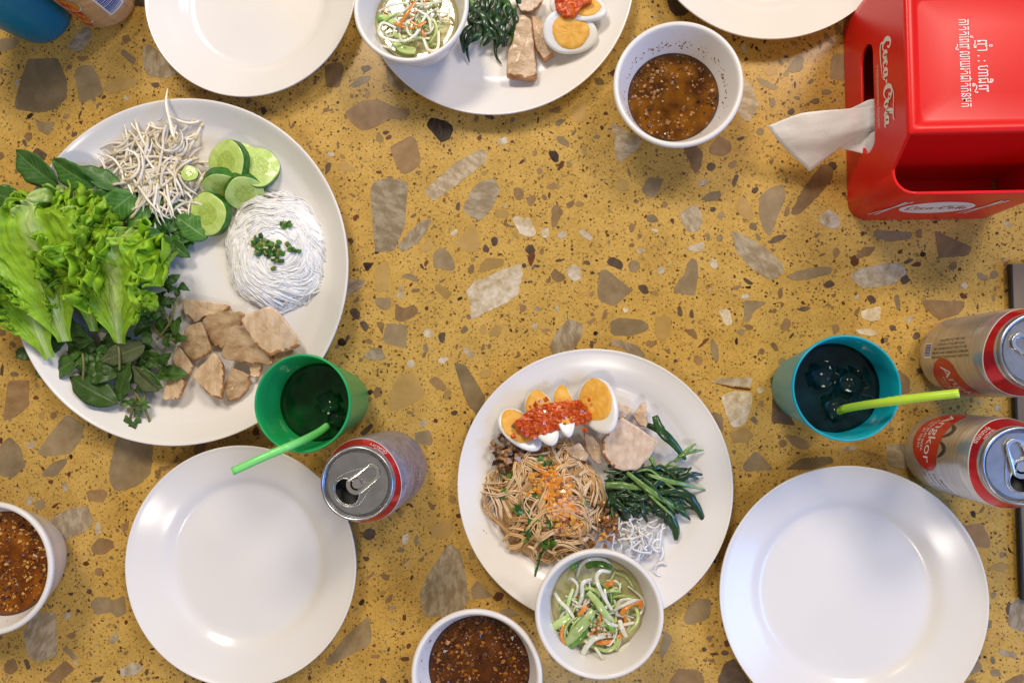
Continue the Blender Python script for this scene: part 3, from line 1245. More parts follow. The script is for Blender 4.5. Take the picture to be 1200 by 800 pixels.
def cup(label, cx, cy, rpx, mat, h=0.10, taper=0.70, cola=None, fill=0.7, ice=(), drink=None, band=False):
    R = rad(cx, cy, rpx, h)
    p = W(cx, cy, h)
    c = Vector((p.x, p.y, 0.0004))
    r0 = R * taper
    w = 0.0016

    def ro(z):
        return r0 + (R - r0) * (z / h)
    prof = [(0, 0.004), (r0 - w, 0.004), (r0 - w + 0.001, 0.006)] + [(ro(h * k / 8) - w, h * k / 8) for k in range(1, 8)] + \
           [(R - w, h - 0.0008), (R - w * 0.5, h), (R, h - 0.0006), (R + 0.0004, h - 0.002), (R - 0.0002, h - 0.005)] + \
           [(ro(h * k / 8), h * k / 8) for k in range(7, 0, -1)] + [(r0, 0.004), (r0 - 0.0012, 0.001), (r0 - 0.004, 0.0), (0, 0.0012)]
    vs, fs = lathe(prof, c, 96)
    o = mk('cup', vs, fs, mat, origin=c)
    tag(o, label, 'cup')
    if cola:
        zl = h * fill
        rl = ro(zl) - w - 0.0002
        prof = [(0, zl)] + [(rl * k / 12, zl) for k in range(1, 12)] + [(rl, zl + 0.0006), (ro(zl * 0.5) - w - .0002, zl * 0.5), (r0 - w - 0.0002, 0.0065), (0, 0.006)]
        vs, fs = lathe(prof, c, 64)
        for v in vs:
            if v.z > c.z + zl - 1e-5:
                v.z += 0.0007 * wob(v.x, v.y, 2, 130)
        d = mk('drink', vs, fs, cola, origin=c + Vector((0, 0, 0.006)))
        tag(d, drink[0], 'drink')
        for (u, v, s, az, label_) in ice:
            bm = bmesh.new()
            bmesh.ops.create_cube(bm, size=s)
            bmesh.ops.bevel(bm, geom=bm.edges[:] + bm.verts[:], offset=s * 0.22, segments=3, affect='EDGES')
            R3 = Matrix.Rotation(az, 3, 'Z') @ Matrix.Rotation(0.35 * math.sin(az * 3), 3, 'X')
            V = [R3 @ x.co + Vector((c.x + u * rl, c.y + v * rl, c.z + zl - s * 0.25)) for x in bm.verts]
            V = [x + Vector((wob(x.x, x.y, 1, 200), wob(x.x, x.y, 5, 200), 0)) * s * 0.07 for x in V]
            F = [[x.index for x in f.verts] for f in bm.faces]
            bm.free()
            tag(mk('ice_cube', V, F, ICE), label_, 'ice', 'ice cubes in the drinks')
    return c, R


cup('green plastic cup with dark drink and green straw', 354, 472.5, 57, CUP_GREEN, cola=COLA_G, fill=0.62, drink=('dark iced drink inside the green cup',),
    ice=((0.30, -0.05, 0.022, 0.5, 'clear ice cube floating in the middle of the green cup'), (0.52, -0.42, 0.018, 1.3, 'smaller ice cube near the straw in the green cup')))
cup('turquoise plastic cup with dark drink and yellow green straw beside the cans', 992, 454.5, 63, CUP_TEAL, cola=COLA_T, fill=0.74, drink=('dark iced drink inside the turquoise cup by the cans',),
    ice=((-0.25, 0.25, 0.024, 0.2, 'dark wet ice cube at the upper left in the turquoise cup'), (0.32, 0.12, 0.024, 1.0, 'ice cube to the right in the turquoise cup'),
         (0.0, -0.42, 0.022, 2.0, 'ice cube beside the straw in the turquoise cup')))
cup('blue green plastic cup in the top corner next to the soda can', -49, -53, 57, CUP_BLUE, cola=COLA_T, fill=0.7, drink=('dark drink inside the cup at the top corner',))


def straw(label, pts, mat, r=0.0031):
    path = spline([tuple(W(*p)) for p in pts], 40)
    path = [Vector(p) for p in path]
    n, vs, fs = 14, [], []
    rows = []
    total = len(path)
    for inner_, order in ((False, range(total)), (True, range(total - 1, -1, -1))):
        for i in order:
            p = path[i]
            t = (path[min(i + 1, total - 1)] - path[max(i - 1, 0)]).normalized()
            s = t.cross(Vector((0, 0, 1))).normalized()
            u = s.cross(t)
            rr = (r - 0.0005) if inner_ else r * (1 + (0.10 if (22 <= i <= 27 and i % 2) else 0))
            row = []
            for k in range(n):
                a = 2 * math.pi * k / n
                row.append(len(vs))
                vs.append(p + s * rr * math.cos(a) + u * rr * math.sin(a))
            rows.append(row)
    m = len(rows)
    for q in range(m):
        A, B = rows[q], rows[(q + 1) % m]
        for k in range(n):
            fs.append((A[k], A[(k + 1) % n], B[(k + 1) % n], B[k]))
    return tag(mk('straw', vs, fs, mat), label, 'straw', 'plastic drinking straws')


STRAW_G = M('green_straw_plastic', (0.20, 0.70, 0.18), rough=0.25)
STRAW_Y = M('lime_straw_plastic', (0.48, 0.72, 0.05), rough=0.25)
straw('bright green plastic straw leaning out of the green cup', [(392, 492, 0.045), (372, 507, 0.078), (345, 520, 0.108), (310, 535, 0.118), (273, 552, 0.124)], STRAW_G)
straw('yellow green plastic straw leaning out of the turquoise cup', [(965, 486, 0.055), (993, 478, 0.082), (1030, 472, 0.108), (1075, 466, 0.124), (1124, 460.5, 0.136)], STRAW_Y)


# ------------------------------------------------------------------ cans
ALU = M('brushed_aluminium', (0.78, 0.77, 0.76), (0.66, 0.65, 0.64), rough=0.27, metal=1.0, scale=40, stretch=(1, 1, 14))
ALU_LID = M('lid_aluminium', (0.52, 0.52, 0.53), (0.42, 0.42, 0.43), rough=0.32, metal=1.0, scale=90)
CAN_WARM = M('silver_print_warm_reflection', (0.48, 0.44, 0.40), (0.60, 0.58, 0.56), rough=0.26, metal=0.65, scale=30, stretch=(1, 1, 8))  # silver can body; the table's golden reflection is tinted into the colour
CAN_SILVER = M('silver_print_blue_reflection', (0.36, 0.37, 0.50), (0.24, 0.24, 0.34), rough=0.3, metal=0.45, scale=160, bump=0.2, bscale=500)  # silver with the blue-violet shopfront reflection put into its colour
CAN_ORANGE = M('pale_orange_can_print', (0.62, 0.44, 0.26), (0.72, 0.56, 0.38), rough=0.26, metal=0.6, scale=30, stretch=(1, 1, 8))
RED_INK = M('red_print', (0.56, 0.014, 0.016), (0.50, 0.010, 0.012), rough=0.25, scale=60, coat=0.3)
RED_FOIL = M('red_foil_print', (0.62, 0.02, 0.025), (0.50, 0.012, 0.015), rough=0.22, metal=0.45, scale=50)
WHITE_INK = M('white_print', (0.78, 0.76, 0.74), rough=0.4)
BLUE_INK = M('blue_print', (0.02, 0.05, 0.25), rough=0.4)
DARK_INK = M('dark_print', (0.05, 0.035, 0.03), rough=0.4)
ORANGE_INK = M('orange_print', (0.70, 0.25, 0.02), (0.62, 0.19, 0.015), rough=0.35, scale=120)
MOUTH_SHADE = M('can_inside_shade', (0.004, 0.004, 0.005), rough=0.5)  # near-black colour stands for the shade inside the can


def decal(name, v2, f2, fn, mats, parent):
    return mk(name, [fn(x, y) for x, y in v2], f2, mats, parent, True)


def can(label, base, top_px, tab_dir, body_mat, band_mat, hc=0.116, group='drink cans'):
    if top_px:
        p = W(top_px[0], top_px[1], hc)
    else:
        p = W(base[0], base[1], 0)
    c = Vector((p.x, p.y, 0.0004))
    t = thing('drink_can', label, 'can', c, group)
    R = 0.0330
    outer = [(0, 0.008), (0.018, 0.005), (0.0235, 0.0015), (0.0255, 0.0), (0.0272, 0.0015), (0.0315, 0.0085), (0.0327, 0.012), (R, 0.016), (R, 0.05), (R, 0.088), (R * 0.995, 0.0925),
             (R * 0.975, 0.0965), (0.0300, 0.1035), (0.0281, 0.1085), (0.0268, 0.1115)]
    vs, fs = lathe(outer, c, 96)
    mk('body', vs, fs, body_mat, t, origin=c)
    # seam rim and countersunk lid
    rim = [(0.0266, 0.1113), (0.0275, 0.1122), (0.0277, 0.1145), (0.0270, 0.1158), (0.0261, 0.1158), (0.0252, 0.1145), (0.0246, 0.1110), (0.0243, 0.1100), (0.0237, 0.1099), (0.0231, 0.1108), (0.0228, 0.1122)]
    vs, fs = lathe(rim, c, 96)
    mk('rim', vs, fs, ALU_LID, t, origin=c + Vector((0, 0, 0.111)))
    a = tab_dir
    ca, sa = math.cos(a), math.sin(a)

    def to(x, y, z):
        return Vector((c.x + x * ca - y * sa, c.y + x * sa + y * ca, c.z + z))
    hole = ell(-0.0105, 0, 0.0085, 0.0105, 36)
    v2, f2 = poly2d([ell(0, 0, 0.0229, 0.0229, 72)], [hole])
    lid = mk('lid', [to(x, y, 0.1122) for x, y in v2], f2, ALU_LID, t, False)
    sd = lid.modifiers.new('thickness', 'SOLIDIFY')
    sd.thickness = 0.0003
    # raised bead round the mouth and tab panel
    bead = []
    for k in range(49):
        g = 2 * math.pi * k / 48
        rr = 0.0128 if math.cos(g) < 0 else 0.0128 - 0.0052 * math.cos(g)
        x = -0.0085 + (0.0118 if math.cos(g) < 0 else 0.0255) * math.cos(g)
        bead.append(to(x, rr * math.sin(g), 0.1123))
    bv, bf = tube(bead, 0.0005, 6)
    mk('bead', bv, bf, ALU_LID, lid)
    bv, bf = tube([to(x, y, 0.1122) for x, y in hole + hole[:1]], 0.00045, 6)
    mk('mouth_edge', bv, bf, ALU_LID, lid)
    vs, fs = lathe([(0, 0.100), (0.0235, 0.1005), (0.0245, 0.104)], c, 48)
    mk('inside', vs, fs, MOUTH_SHADE, t)  # shallow black disc below the mouth, painted as inner shade
    # ring pull: a rounded plate with two openings

    def stad(x0, x1, r0, r1, n=14):
        out = []
        for k in range(n + 1):
            g = math.pi / 2 + math.pi * k / n
            out.append((x0 + r0 * math.cos(g), r0 * math.sin(g)))
        for k in range(n + 1):
            g = -math.pi / 2 + math.pi * k / n
            out.append((x1 + r1 * math.cos(g), r1 * math.sin(g)))
        return out
    v2, f2 = poly2d([stad(-0.0015, 0.0125, 0.0075, 0.0068)], [stad(0.0085, 0.0128, 0.0047, 0.0044), ell(-0.0008, 0, 0.0050, 0.0050, 24)])
    tab = mk('ring_pull', [to(x, y, 0.1135 + 0.0006 * max(0, (x - 0.004) / 0.01)) for x, y in v2], f2, ALU, t, False)
    sd = tab.modifiers.new('thickness', 'SOLIDIFY')
    sd.thickness = 0.0011
    bv = tab.modifiers.new('round', 'BEVEL')
    bv.width = 0.0004
    bv.segments = 2
    v2, f2 = poly2d([ell(-0.0008, 0, 0.0034, 0.0034, 20)])
    rv = mk('rivet', [to(x, y, 0.1130) for x, y in v2], f2, ALU, tab, False)
    rv.modifiers.new('thickness', 'SOLIDIFY').thickness = -0.0009

    def wrap(theta0, z0, lift=0.00012):
        """maps (x right, y up, metres) on to the can's side around angle theta0"""
        prof = [(0.012, 0.0327), (0.016, R), (0.088, R), (0.0925, R * 0.995), (0.0965, R * 0.975), (0.1035, 0.0300), (0.1085, 0.0281), (0.1115, 0.0268)]

        def fn(x, y):
            z = z0 + y
            r = prof[0][1]
            for (a0, r0), (a1, r1) in zip(prof[:-1], prof[1:]):
                if z >= a0:
                    r = r0 + (r1 - r0) * min(1, (z - a0) / (a1 - a0))
            th = theta0 + x / R
            return Vector((c.x + (r + lift) * math.cos(th), c.y + (r + lift) * math.sin(th), c.z + z))
        return fn

    def grid(x0, x1, y0, y1, nx=40, ny=6, f=None):
        V, F = [], []
        for j in range(ny + 1):
            for i in range(nx + 1):
                x = x0 + (x1 - x0) * i / nx
                y = y0 + (y1 - y0) * j / ny
                if f:
                    x, y = f(x, y)
                V.append((x, y))
        for j in range(ny):
            for i in range(nx):
                F.append((j * (nx + 1) + i, j * (nx + 1) + i + 1, (j + 1) * (nx + 1) + i + 1, (j + 1) * (nx + 1) + i))
        return V, F
    # coloured collar round the shoulder, its lower edge in two sweeps
    full = 2 * math.pi * R
    if band_mat:
        lo = lambda x: 0.0035 + 0.0035 * math.sin(x / R * 2 + a)
        V, F = grid(0, full, 0, 1, 120, 6)
        V2 = [(x, lo(x) + (0.0125 - lo(x)) * y) for x, y in V]
        fn = wrap(0, 0.0968)
        decal('red_collar', V2, F, fn, band_mat, t)
        for e0, e1 in ((-0.0008, 0.0001),):
            V2 = [(x, lo(x) + e0 + (e1 - e0) * y) for x, y in V]
            decal('white_line', V2, F, wrap(0, 0.0968, 0.00018), WHITE_INK, t)
    return t, c, wrap, grid


def angkor_oval(t, wrap, grid, theta, name='red_oval', with_text=True):
    fn = wrap(theta, 0.048)
    A, B = 0.030, 0.0245

    def disc(a, b, n=48, rings=8):
        V, F = [(0, 0)], []
        for k in range(1, rings + 1):
            for i in range(n):
                g = 2 * math.pi * i / n
                y = b * k / rings * math.sin(g)
                V.append((a * k / rings * math.cos(g), y if y < b * 0.62 else b * 0.62 + (y - b * 0.62) * 0.3))
        for i in range(n):
            F.append((0, 1 + i, 1 + (i + 1) % n))
        for k in range(rings - 1):
            for i in range(n):
                F.append((1 + k * n + i, 1 + (k + 1) * n + i, 1 + (k + 1) * n + (i + 1) % n, 1 + k * n + (i + 1) % n))
        return V, F
    V, F = disc(A, B)
    oval = decal(name, V, F, fn, RED_INK, t)
    g = wrap(theta, 0.048, 0.00022)
    if with_text:
        V, F = text2d('Angkor', 0.0155)
        decal('lettering', [(x * 1.0, y + 0.003 - x * x * 6) for x, y in V], F, g, WHITE_INK, oval)
        V, F = text2d('PREMIUM BEER', 0.0045)
        decal('lettering', [(x, y - 0.0095 + x * x * 8) for x, y in V], F, g, WHITE_INK, oval)
        V, F = text2d('\u1794\u17c0\u179a \u17a2\u1784\u17d2\u1782\u179a', 0.0055)
        decal('lettering', [(x, y - 0.0145 + x * x * 8) for x, y in V], F, g, WHITE_INK, oval)
    return oval


# beer can by the green cup
t, c, wrap, grid = can('opened silver beer can with red collar beside the green cup', None, (418, 566.5), math.radians(38), CAN_SILVER, RED_FOIL)
V, F = text2d('QUALITY', 0.0042)
decal('lettering', [(x, y) for x, y in V], F, wrap(math.radians(62), 0.1055, 0.0003), WHITE_INK, t)
V, F = text2d('PREMIUM', 0.0026)
decal('lettering', V, F, wrap(math.radians(58), 0.1085, 0.0003), WHITE_INK, t)
angkor_oval(t, wrap, grid, math.radians(190))
for k, s in enumerate(('DRINK RESPONSIBLY', 'SERVE WELL CHILLED', 'NET CONTENT 330 ML')):
    V, F = text2d(s, 0.004)
    decal('lettering', V, F, wrap(math.radians(-22), 0.060 - k * 0.006), DARK_INK, t)
# lower beer can at the right edge
t, c, wrap, grid = can('opened beer can showing its red oval sign, nearest the empty plate', None, (1199, 546), math.radians(105), CAN_WARM, RED_FOIL)
angkor_oval(t, wrap, grid, math.radians(148))
V, F = text2d('\u1782\u17bb\u178e\u1797\u17b6\u1796', 0.0052)
decal('lettering', V, F, wrap(math.radians(135), 0.1045, 0.0003), WHITE_INK, t)
V, F = text2d('QUALITY', 0.003)
decal('lettering', V, F, wrap(math.radians(130), 0.1083, 0.0003), WHITE_INK, t)
for k, s in enumerate(('\u179f\u17d2\u179a\u17b6\u1794\u17c0\u179a', 'Cambodia beer', 'brewed with pride', 'ALC 5.0% VOL')):
    V, F = text2d(s, 0.0058 if k == 0 else 0.0046)
    decal('lettering', V, F, wrap(math.radians(228), 0.060 - k * 0.0072), BLUE_INK, t)
# two dark temple-tower reliefs beside the oval
for dx in (-0.006, 0.010):
    V, F = stroke2d([(dx - 0.006, 0, 0.001), (dx - 0.003, 0.006, 0.0035), (dx, 0.0085, 0.004), (dx + 0.003, 0.006, 0.0035), (dx + 0.006, 0, 0.001)], 16)
    decal('ornament', V, F, wrap(math.radians(150), 0.0660, 0.0003), DARK_INK, t)
# upper beer can at the right edge
t, c, wrap, grid = can('opened beer can showing a bar code, behind the lime straw tip', None, (1219, 411.5), math.radians(150), CAN_WARM, RED_FOIL)
fnb = wrap(math.radians(172), 0.026)
V, F = grid(-0.0062, 0.0062, -0.0055, 0.0055, 12, 2)
lab = decal('bar_code_label', V, F, fnb, WHITE_INK, t)
x = -0.0052
while x < 0.0050:
    w_ = rnd.choice((0.0004, 0.0006, 0.0009))
    V, F = grid(x, x + w_, -0.0046, 0.0046, 1, 1)
    decal('bar', V, F, wrap(math.radians(172), 0.026, 0.0003), BLUE_INK, lab)
    x += w_ + rnd.choice((0.0004, 0.0006))
for k, s in enumerate(('INGREDIENTS WATER MALT HOPS YEAST', 'BREWED AND CANNED IN CAMBODIA', 'BEST BEFORE SEE BOTTOM OF CAN', 'STORE IN A COOL DRY PLACE', 'PLEASE RECYCLE THIS CAN')):
    V, F = text2d(s, 0.0030)
    # these lines run up the can
    decal('lettering', [(-y + 0.0062 - k * 0.0034, x) for x, y in V], F, wrap(math.radians(172), 0.060), DARK_INK, t)
angkor_oval(t, wrap, grid, math.radians(236))
# orange soda can at the top edge
t, c, wrap, grid = can('orange soda can with fruit pictures behind the blue green cup', (129, 1), None, math.radians(100), CAN_ORANGE, RED_FOIL)
for th_, z_, r_ in ((258, 0.030, 0.0085), (262, 0.052, 0.0095), (246, 0.070, 0.009)):
    fn = wrap(math.radians(th_), z_, 0.0003)
    V, F = poly2d([ell(0, 0, r_ + 0.0012, r_ + 0.0012, 32)])
    sl = decal('orange_slice', V, F, wrap(math.radians(th_), z_, 0.0002), WHITE_INK, t)
    for k in range(7):
        g0, g1 = 2 * math.pi * (k + 0.06) / 7, 2 * math.pi * (k + 0.94) / 7
        seg = [(r_ * 0.12 * math.cos((g0 + g1) / 2), r_ * 0.12 * math.sin((g0 + g1) / 2))] + [(r_ * math.cos(g0 + (g1 - g0) * q / 6), r_ * math.sin(g0 + (g1 - g0) * q / 6)) for q in range(7)]
        decal('segment', seg, [tuple(range(8))], fn, ORANGE_INK, sl)
V, F = grid(-0.010, 0.006, 0, 0.085, 8, 24, lambda x, y: (x + 0.006 * math.sin(y * 60), y))
decal('red_swirl', V, F, wrap(math.radians(250), 0.014, 0.00012), RED_INK, t)
V, F = grid(-0.009, 0.009, -0.022, 0.022, 10, 4)
lab = decal('bar_code_label', V, F, wrap(math.radians(318), 0.046), WHITE_INK, t)
y = -0.020
while y < 0.004:
    h_ = rnd.choice((0.0006, 0.0010, 0.0016))
    V, F = grid(-0.0075, 0.0075, y, y + h_, 8, 1)
    decal('bar', V, F, wrap(math.radians(318), 0.046, 0.0003), BLUE_INK, lab)
    y += h_ + rnd.choice((0.0006, 0.0009))
for k in range(3):
    V, F = text2d(('ORANGE SODA', 'NET 330 ML', 'CONTAINS JUICE')[k], 0.0034)
    decal('lettering', [(-yy - 0.005 + k * 0.005, xx + 0.014) for xx, yy in V], F, wrap(math.radians(318), 0.046, 0.0003), BLUE_INK, lab)

# ------------------------------------------------------------------ red napkin box
RED_PLASTIC = M('red_glossy_plastic', (0.74, 0.010, 0.008), (0.68, 0.008, 0.008), rough=0.30, scale=12, spec=0.35, bump=0.03, bscale=60)


def napkin_box():
    XL, XR = W(990, 136).x, W(1166, 136).x
    YF, YB = W(1070, 258).y, W(1070, 14).y
    TF, TB = W(1070, 208).y, W(1070, 64).y
    CF, CB = W(1070, 232).y, W(1070, 40).y
    H, LIP, rc = 0.115, 0.088, 0.017
    t = thing('napkin_box', 'red plastic napkin box with white lettering in the top corner', 'napkin box', ((XL + XR) / 2, (YF + YB) / 2, 0.0005))

    def top(y):
        if TF <= y <= TB:
            return H
        if y < TF:
            return LIP + (H - LIP) * max(0.0, (y - CF) / (TF - CF))
        return LIP + (H - LIP) * max(0.0, (CB - y) / (CB - TB))
    path = []
    for (cx, cy, a0) in ((XL + rc, YF + rc, 180), (XR - rc, YF + rc, 270)):
        for k in range(9):
            a = math.radians(a0 + 90 * k / 8)
            path.append((cx + rc * math.cos(a), cy + rc * math.sin(a)))
    ys = [YF + rc + (YB - YF - 2 * rc) * k / 24 for k in range(1, 24)] + [TF, TB, CF, CB]
    for y in sorted(set(ys)):
        if YF + rc < y < YB - rc:
            path.append((XR, y))
    for (cx, cy, a0) in ((XR - rc, YB - rc, 0), (XL + rc, YB - rc, 90)):
        for k in range(9):
            a = math.radians(a0 + 90 * k / 8)
            path.append((cx + rc * math.cos(a), cy + rc * math.sin(a)))
    vs, fs = [], []
    for x, y in path:
        vs.append(Vector((x, y, 0.0006)))
        vs.append(Vector((x, y, top(y))))
    for k in range(len(path) - 1):
        fs.append((2 * k, 2 * k + 2, 2 * k + 3, 2 * k + 1))
    # the lettered side has a slot for the napkins
    y0, y1 = path[0][1], path[-1][1]
    side = [(y0, 0.0006), (y1, 0.0006), (y1, top(y1))] + ([(CB, LIP)] if CB < y1 else []) + [(TB, H), (TF, H)] + ([(CF, LIP)] if CF > y0 else []) + [(y0, top(y0))]
    sy0, sy1, sz0, sz1 = W(990, 199).y, W(990, 83).y, 0.036, 0.060
    slot = []
    rs = (sz1 - sz0) / 2
    for k in range(13):
        a = math.pi / 2 + math.pi * k / 12
        slot.append((sy0 + rs + rs * math.cos(a), (sz0 + sz1) / 2 + rs * math.sin(a)))
    for k in range(13):
        a = -math.pi / 2 + math.pi * k / 12
        slot.append((sy1 - rs + rs * math.cos(a), (sz0 + sz1) / 2 + rs * math.sin(a)))
    v2, f2 = poly2d([side], [slot])
    b0 = len(vs)
    vs += [Vector((XL, y, z)) for y, z in v2]
    fs += [tuple(b0 + i for i in f) for f in f2]
    bm = bmesh.new()
    V = [bm.verts.new(v) for v in vs]
    for f in fs:
        try:
            bm.faces.new([V[i] for i in f])
        except ValueError:
            pass
    bmesh.ops.remove_doubles(bm, verts=bm.verts, dist=1e-5)
    bmesh.ops.recalc_face_normals(bm, faces=bm.faces)
    cx, cy = (XL + XR) / 2, (YF + YB) / 2
    n_out = sum(1 for f in bm.faces if (f.calc_center_median() - Vector((cx, cy, 0.05))).dot(f.normal) > 0)
    if n_out < len(bm.faces) / 2:
        bmesh.ops.reverse_faces(bm, faces=bm.faces)
    bm.verts.index_update()
    shell = mk('shell', [v.co.copy() for v in bm.verts], [[v.index for v in f.verts] for f in bm.faces], RED_PLASTIC, t, False)
    bm.free()
    sd = shell.modifiers.new('thickness', 'SOLIDIFY')
    sd.thickness = 0.0026
    sd.offset = -1
    bv = shell.modifiers.new('round', 'BEVEL')
    bv.width = 0.0008
    bv.segments = 2
    bv.limit_method = 'ANGLE'
    for p in shell.data.polygons:
        p.use_smooth = abs(p.normal.x) < 0.999 and abs(p.normal.y) < 0.999
    # inner walls of the two side pockets, the floor and the lid
    i = 0.0027
    for y, nm in ((TF, 'pocket_wall'), (TB, 'pocket_wall')):
        s = 1 if y == TF else -1
        lean = 0.004 * s
        b = [(XL + i, y, H - 0.0005), (XR - i, y, H - 0.0005), (XR - i, y - lean, 0.004), (XL + i, y - lean, 0.004)]
        b2 = [(x, yy + 0.002 * s, z) for x, yy, z in b]
        mk(nm, b + b2, [(0, 1, 2, 3), (7, 6, 5, 4), (0, 3, 7, 4), (1, 5, 6, 2), (0, 4, 5, 1), (3, 2, 6, 7)], RED_PLASTIC, t, False)
    x0, x1, yy0, yy1 = XL + rc * 0.36, XR - rc * 0.36, YF + rc * 0.36, YB - rc * 0.36
    fl = [(x0, yy0, .0015), (x1, yy0, .0015), (x1, yy1, .0015), (x0, yy1, .0015), (x0, yy0, .0035), (x1, yy0, .0035), (x1, yy1, .0035), (x0, yy1, .0035)]
    mk('floor', fl, [(3, 2, 1, 0), (4, 5, 6, 7), (0, 1, 5, 4), (1, 2, 6, 5), (2, 3, 7, 6), (3, 0, 4, 7)], RED_PLASTIC, t, False)
    rings = [(0, 0, -0.003), (-0.0003, 0, 0.0006), (0.0016, 0.0016, 0.0016), (0.0052, 0.0045, 0.0016), (0.0068, 0.007, 0.0004), (0.0078, 0.0095, -0.0006), (0.0100, 0.0120, -0.0010), (0.03, 0.03, -0.0011)]
    vs, fs = [], []
    for q, (ix, iy, dz) in enumerate(rings):
        xa, xb, ya, yb = XL + ix, XR - ix, TF + iy - 0.0005, TB - iy + 0.0005
        r = 0.0005 + 0.001 * q
        for (ax, ay, a0) in ((xa + r, ya + r, 180), (xb - r, ya + r, 270), (xb - r, yb - r, 0), (xa + r, yb - r, 90)):
            for k in range(5):
                a = math.radians(a0 + 22.5 * k)
                vs.append((ax + r * math.cos(a), ay + r * math.sin(a), H + dz))
    m = 20
    for q in range(len(rings) - 1):
        for k in range(m):
            fs.append((q * m + k, q * m + (k + 1) % m, (q + 1) * m + (k + 1) % m, (q + 1) * m + k))
    fs.append(tuple(range((len(rings) - 1) * m, len(rings) * m)))
    lid = mk('lid', vs, fs, RED_PLASTIC, t, True)
    # ---- lettering
    ink = M('cream_print', (0.80, 0.72, 0.66), rough=0.4)

    def script():
        C = [(0.70, 0.62, .05), (0.86, 0.80, .10), (0.76, 1.02, .10), (0.50, 1.00, .14), (0.25, 0.62, .20), (0.24, 0.22, .19), (0.46, 0.0, .12), (0.72, 0.06, .06), (0.90, 0.28, .03)]
        o = [(1.28, 0.46, .06), (1.12, 0.58, .08), (0.93, 0.34, .17), (1.02, 0.03, .10), (1.20, 0.08, .08), (1.32, 0.32, .16), (1.20, 0.56, .08), (1.38, 0.50, .03), (1.5, 0.6, .03)]
        c = [(1.80, 0.42, .10), (1.74, 0.58, .07), (1.53, 0.36, .16), (1.56, 0.05, .12), (1.78, 0.03, .06), (1.98, 0.22, .03)]
        a = [(2.36, 0.50, .07), (2.22, 0.58, .08), (2.02, 0.30, .17), (2.10, 0.02, .10), (2.28, 0.14, .06), (2.44, 0.58, .06)]
        a2 = [(2.47, 0.60, .13), (2.38, 0.20, .15), (2.46, 0.0, .09), (2.66, 0.18, .03)]
        hy = [(2.70, 0.34, .11), (2.84, 0.40, .12), (2.96, 0.38, .10)]
        sh = lambda s, d: [(x + d, y, w) for x, y, w in s]
        ltr = [(4.62, 0.20, .03), (4.84, 0.62, .05), (5.02, 1.02, .07), (4.93, 1.16, .07), (4.76, 0.80, .15), (4.70, 0.22, .16), (4.80, 0.0, .09), (4.98, 0.18, .03)]
        tail = [(0.33, 0.12, .10), (0.16, -0.18, .09), (0.42, -0.36, .09), (1.1, -0.36, .08), (1.9, -0.24, .05), (2.4, -0.16, .02)]
        sw = [(3.78, 0.66, .04), (3.98, 0.58, .07), (4.06, 0.80, .08), (3.86, 1.02, .08), (3.62, 1.16, .07), (4.05, 1.30, .06), (4.70, 1.22, .05), (5.30, 1.16, .08), (5.58, 1.30, .03)]
        return [C, tail, o, c, a, a2, hy, sh(C, 2.95), sh(o, 3.08), ltr, sh(a, 2.98), sh(a2, 2.98), sw]

    def put(strokes, fn, scale, mat, parent, ox=2.8, oy=0.45, lift=0.00002, bold=1.0):
        vs, fs = [], []
        for q, s in enumerate(strokes):
            v, f = stroke2d([(x, y, w * bold) for x, y, w in s], 26)
            b = len(vs)
            vs += [fn((x - ox) * scale, (y - oy) * scale, lift * q) for x, y in v]
            fs += [tuple(b + k for k in g) for g in f]
        return mk('lettering', vs, fs, mat, parent, False)
    yc, zc = W(990, 141).y, 0.0845
    left = lambda x, y, l=0: Vector((XL - 0.0002 - l, yc - x, zc + y))
    put(script(), left, 0.0126, ink, shell, bold=1.5)
    v, f = text2d('\u1798\u1780\u1787\u17b6\u1798\u17bd\u1799\u1782\u17d2\u1793\u17b6\u1793\u17c5\u1780\u1798\u17d2\u1796\u17bb\u1787\u17b6', 0.0052)
    mk('lettering', [left(x + 0.006, y - 0.0165) for x, y in v], f, ink, shell, False)
    # lid: two lines in Khmer script, tops of the letters away from the slot
    zt = H - 0.0008

    def khmer(s, px, py, length):
        v, f = text2d(s, 0.011)
        wx = max(p[0] for p in v) - min(p[0] for p in v)
        k = length / wx
        p = W(px, py, zt)
        ky = 0.0095 / 0.011 * 1.25
        mk('lettering', [Vector((p.x + y * ky, p.y - x * k, zt)) for x, y in v], f, ink, lid, False)
    sc = 0.65 * (0.65 - zt) / 0.65 / FPX * 1.0
    khmer('\u1789\u17bb\u17c6\u17b6 . : \u17a0\u17b6\u1787\u17b7\u1789', 1152, 78, 62 * (0.65 - zt) / FPX)
    khmer('\u1780\u17b6\u178f\u178f\u17c2\u1796\u1789\u179b\u17b6\u1799\u179a\u178f\u1787\u17b6\u178f\u17b7\u1780\u1793\u1798\u1780', 1131, 74, 103 * (0.65 - zt) / FPX)
    # front pocket wall: white oval with the name and crossed chopsticks
    xo, zo = W(1066, 258).x, 0.046
    front = lambda x, y, l=0: Vector((xo + x, YF - 0.0002 - l, zo + y))
    v, f = poly2d([ell(0, 0, 0.0285, 0.0185, 56)])
    ov = mk('white_oval', [front(x, y) for x, y in v], f, ink, shell, False)
    put(script(), lambda x, y, l=0: front(x, y, l + 0.0002), 0.0086, RED_INK, ov, bold=0.9)
    for s in (-1, 1):
        for k, (a, b) in enumerate((((-0.010, -0.020), (0.008, 0.021)), ((-0.004, -0.021), (0.003, 0.021)))):
            v, f = stroke2d([(s * 0.036 + a[0], a[1], 0.0013), (s * 0.036 + (a[0] + b[0]) / 2, 0, 0.0017), (s * 0.036 + b[0], b[1], 0.0022)], 8)
            mk('chopstick_print', [front(x, y, 0.0002 + 0.0001 * k) for x, y in v], f, ink, shell, False)
    return t


napkin_box()

